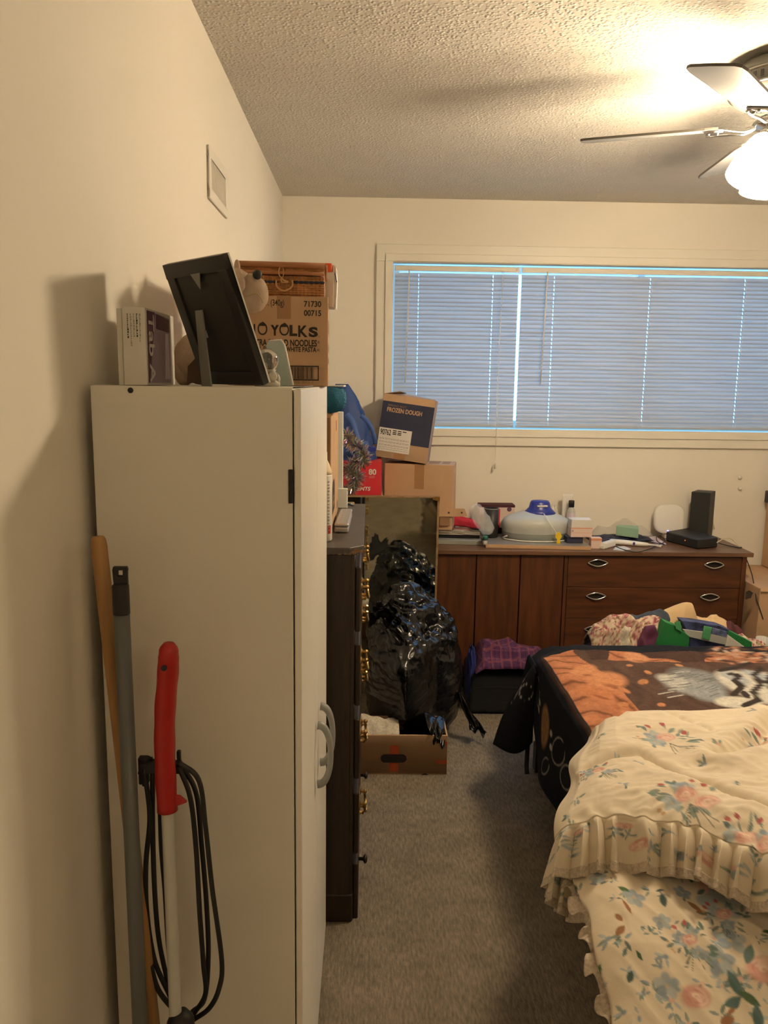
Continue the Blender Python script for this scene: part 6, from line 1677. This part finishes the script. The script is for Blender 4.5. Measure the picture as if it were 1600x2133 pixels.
link('scalloped_edge', grid_mesh(fr_), 'lace', bsd, True, solid=.0015)

# ------------------------------------------------------------------ clothes on the far edge of the bed
def fl_attr(base, cols, n, seed):
    def fn(P):
        X = P[..., 0]; Z = P[..., 2]+.6*P[..., 1]; C = Canvas(X, Z, base); r_ = random.Random(seed)
        for i in range(n): C.ell(r_.uniform(X.min(), X.max()), r_.uniform(Z.min(), Z.max()), r_.uniform(.003, .009), r_.uniform(.003, .007), r_.random()*3, r_.choice(cols), .4)
        return C.c
    return fn
PZ = .474
def pp(px0, px1, pytop, pts, base=1385):
    xs, ys = [(p[0]-px0)/(px1-px0) for p in pts], [(base-p[1])/(base-pytop) for p in pts]
    return lambda s: float(np.interp(s, xs, ys))
WL = [(.24, .05, .08), (.40, .16, .18), (.12, .07, .05), (.30, .24, .14), (.46, .30, .26)]
heap_grid('jeans', 'dark denim jeans at the back of the clothes pile on the bed', 1300, 1440, 1271, 2.905, PZ, .11, 'denim', 8, pp(1300, 1440, 1267, [(1300, 1330), (1312, 1283), (1350, 1277), (1372, 1267), (1400, 1276), (1440, 1292)]), amp=.010, cat='jeans')
heap_grid('beige_shirt', 'crumpled beige shirt on top of the clothes pile near the drawers', 1370, 1525, 1257, 2.90, PZ, .12, 'beige', 11, pp(1365, 1530, 1257, [(1365, 1290), (1385, 1273), (1405, 1264), (1436, 1257), (1446, 1263), (1457, 1284), (1472, 1292), (1482, 1292), (1492, 1281), (1503, 1281), (1518, 1302), (1530, 1330)]), amp=.013, fs=11, cat='shirt')
heap_grid('floral_blouse', 'cream blouse with small dark red flowers at the edge of the clothes pile', 1228, 1405, 1283, 2.875, PZ, .13, 'attr', 5, pp(1228, 1405, 1284, [(1228, 1335), (1240, 1308), (1268, 1288), (1300, 1284), (1345, 1287), (1382, 1295), (1398, 1312), (1405, 1345)]), amp=.012, fs=13, cat='blouse', attr=fl_attr((.56, .46, .36), WL, 900, 4))
heap_grid('beige_cloth', 'folded cream cloth beneath the floral blouse on the bed', 1262, 1330, 1312, 2.835, PZ, .06, 'lacew', 15, lambda s: max(.05, min(1, 1.6*s+.2, 3*(1-s)+.1)), amp=.020, fs=20)
heap_grid('plum_top', 'plum coloured top between the floral blouse and green tote', 1316, 1392, 1304, 2.825, PZ, .05, 'plum', 21, lambda s: max(.05, min(1, 2.2*s+.15)*(1-.6*max(0, s-.4))), amp=.014, fs=15, cat='top')
heap_grid('maroon_top', 'dark maroon top behind the green and blue tote', 1495, 1552, 1294, 2.88, PZ, .08, 'maroon', 31, pp(1495, 1552, 1294, [(1495, 1320), (1510, 1303), (1528, 1295), (1540, 1300), (1552, 1330)]), amp=.010, fs=12, cat='top')
heap_grid('patterned_shirt', 'pale patterned shirt spilling past the green tote at the pile end', 1530, 1592, 1318, 2.86, PZ, .10, 'attr', 41, pp(1530, 1592, 1318, [(1530, 1330), (1545, 1318), (1565, 1332), (1592, 1345)]), amp=.008, fs=12, cat='shirt', attr=fl_attr((.55, .46, .37), WL, 250, 9))
heap_grid('navy_garment', 'dark navy garment under the floral blouse by the drawers', 1222, 1300, 1322, 2.91, PZ-.002, .10, 'navy', 51, lambda s: max(.05, min(1, 3*s+.2)), amp=.008, fs=12, cat='garment')
# green and blue tote bag lying on the pile
gt = thing('green_tote', at(1460, 1350, 2.84), 'green and blue flowered tote bag lying on the clothes pile', 'tote bag')
gt.location.z = PZ
def panel(name, pts, Y, th, m, parent=gt, tilt=.0):
    z_ = [at(x, y, Y) for x, y in pts]
    return MB().prism(z_, EY*th).build(name, m, parent, bevel=.002)
panel('green_gusset', [(1362, 1356), (1378, 1318), (1386, 1295), (1412, 1306), (1437, 1326), (1434, 1356)], 2.79, .05, 'green')
def blueflor(): 
    m = mat('blue_flower_print', (.05, .07, .20), .6, var=.2, vscale=30, col2=(.006, .008, .03)); 
    return m
M['bluefl'] = blueflor()
M['paleblue'] = mat('pale_blue_print', (.17, .22, .38), .6, vscale=40, col2=(.04, .06, .16))
M['silver'] = mat('grey_white_band', (.42, .43, .43), .5, var=.1)
panel('flower_panel', [(1420, 1293), (1452, 1296), (1500, 1304), (1520, 1312), (1515, 1356), (1432, 1356), (1437, 1326)], 2.805, .05, 'bluefl')
panel('grey_band', [(1421, 1310), (1465, 1316), (1516, 1328), (1512, 1344), (1464, 1334), (1432, 1326)], 2.800, .004, 'silver')
panel('pale_panel', [(1484, 1307), (1516, 1316), (1513, 1328), (1482, 1320)], 2.7995, .004, 'paleblue')
panel('white_lining', [(1516, 1322), (1552, 1348), (1542, 1356), (1510, 1352)], 2.798, .01, 'offwhite')
panel('green_flap', [(1517, 1313), (1545, 1327), (1567, 1338), (1567, 1350), (1556, 1353), (1535, 1336), (1516, 1324)], 2.802, .04, 'green')
panel('handle', [(1405, 1296), (1417, 1294), (1420, 1306), (1420, 1317), (1408, 1310)], 2.786, .003, 'lightgreen')
panel('handle', [(1467, 1304), (1484, 1307), (1478, 1334), (1462, 1330)], 2.794, .003, 'lightgreen')
# clear cup at the edge
c_ = at(1599, 1345, 2.82); cup = thing('clear_cup', (c_.x, 2.86, PZ), 'small clear ribbed cup at the end of clothes pile', 'cup')
cm = MB(); rs = []
for z_, r in ((0, .018), (.004, .02), (.075, .023), (.075, .021), (.006, .018)):
    rs.append([(c_.x+(r+.0012*math.cos(k*12*2*math.pi/72))*math.cos(2*math.pi*k/72), 2.86+(r+.0012*math.cos(k*12*2*math.pi/72))*math.sin(2*math.pi*k/72), PZ+z_) for k in range(72)])
cm.rings(rs).build('cup_wall', mat('clear_plastic', (.8, .82, .82), .12, alpha=.45, var=.05), cup, smooth=True)
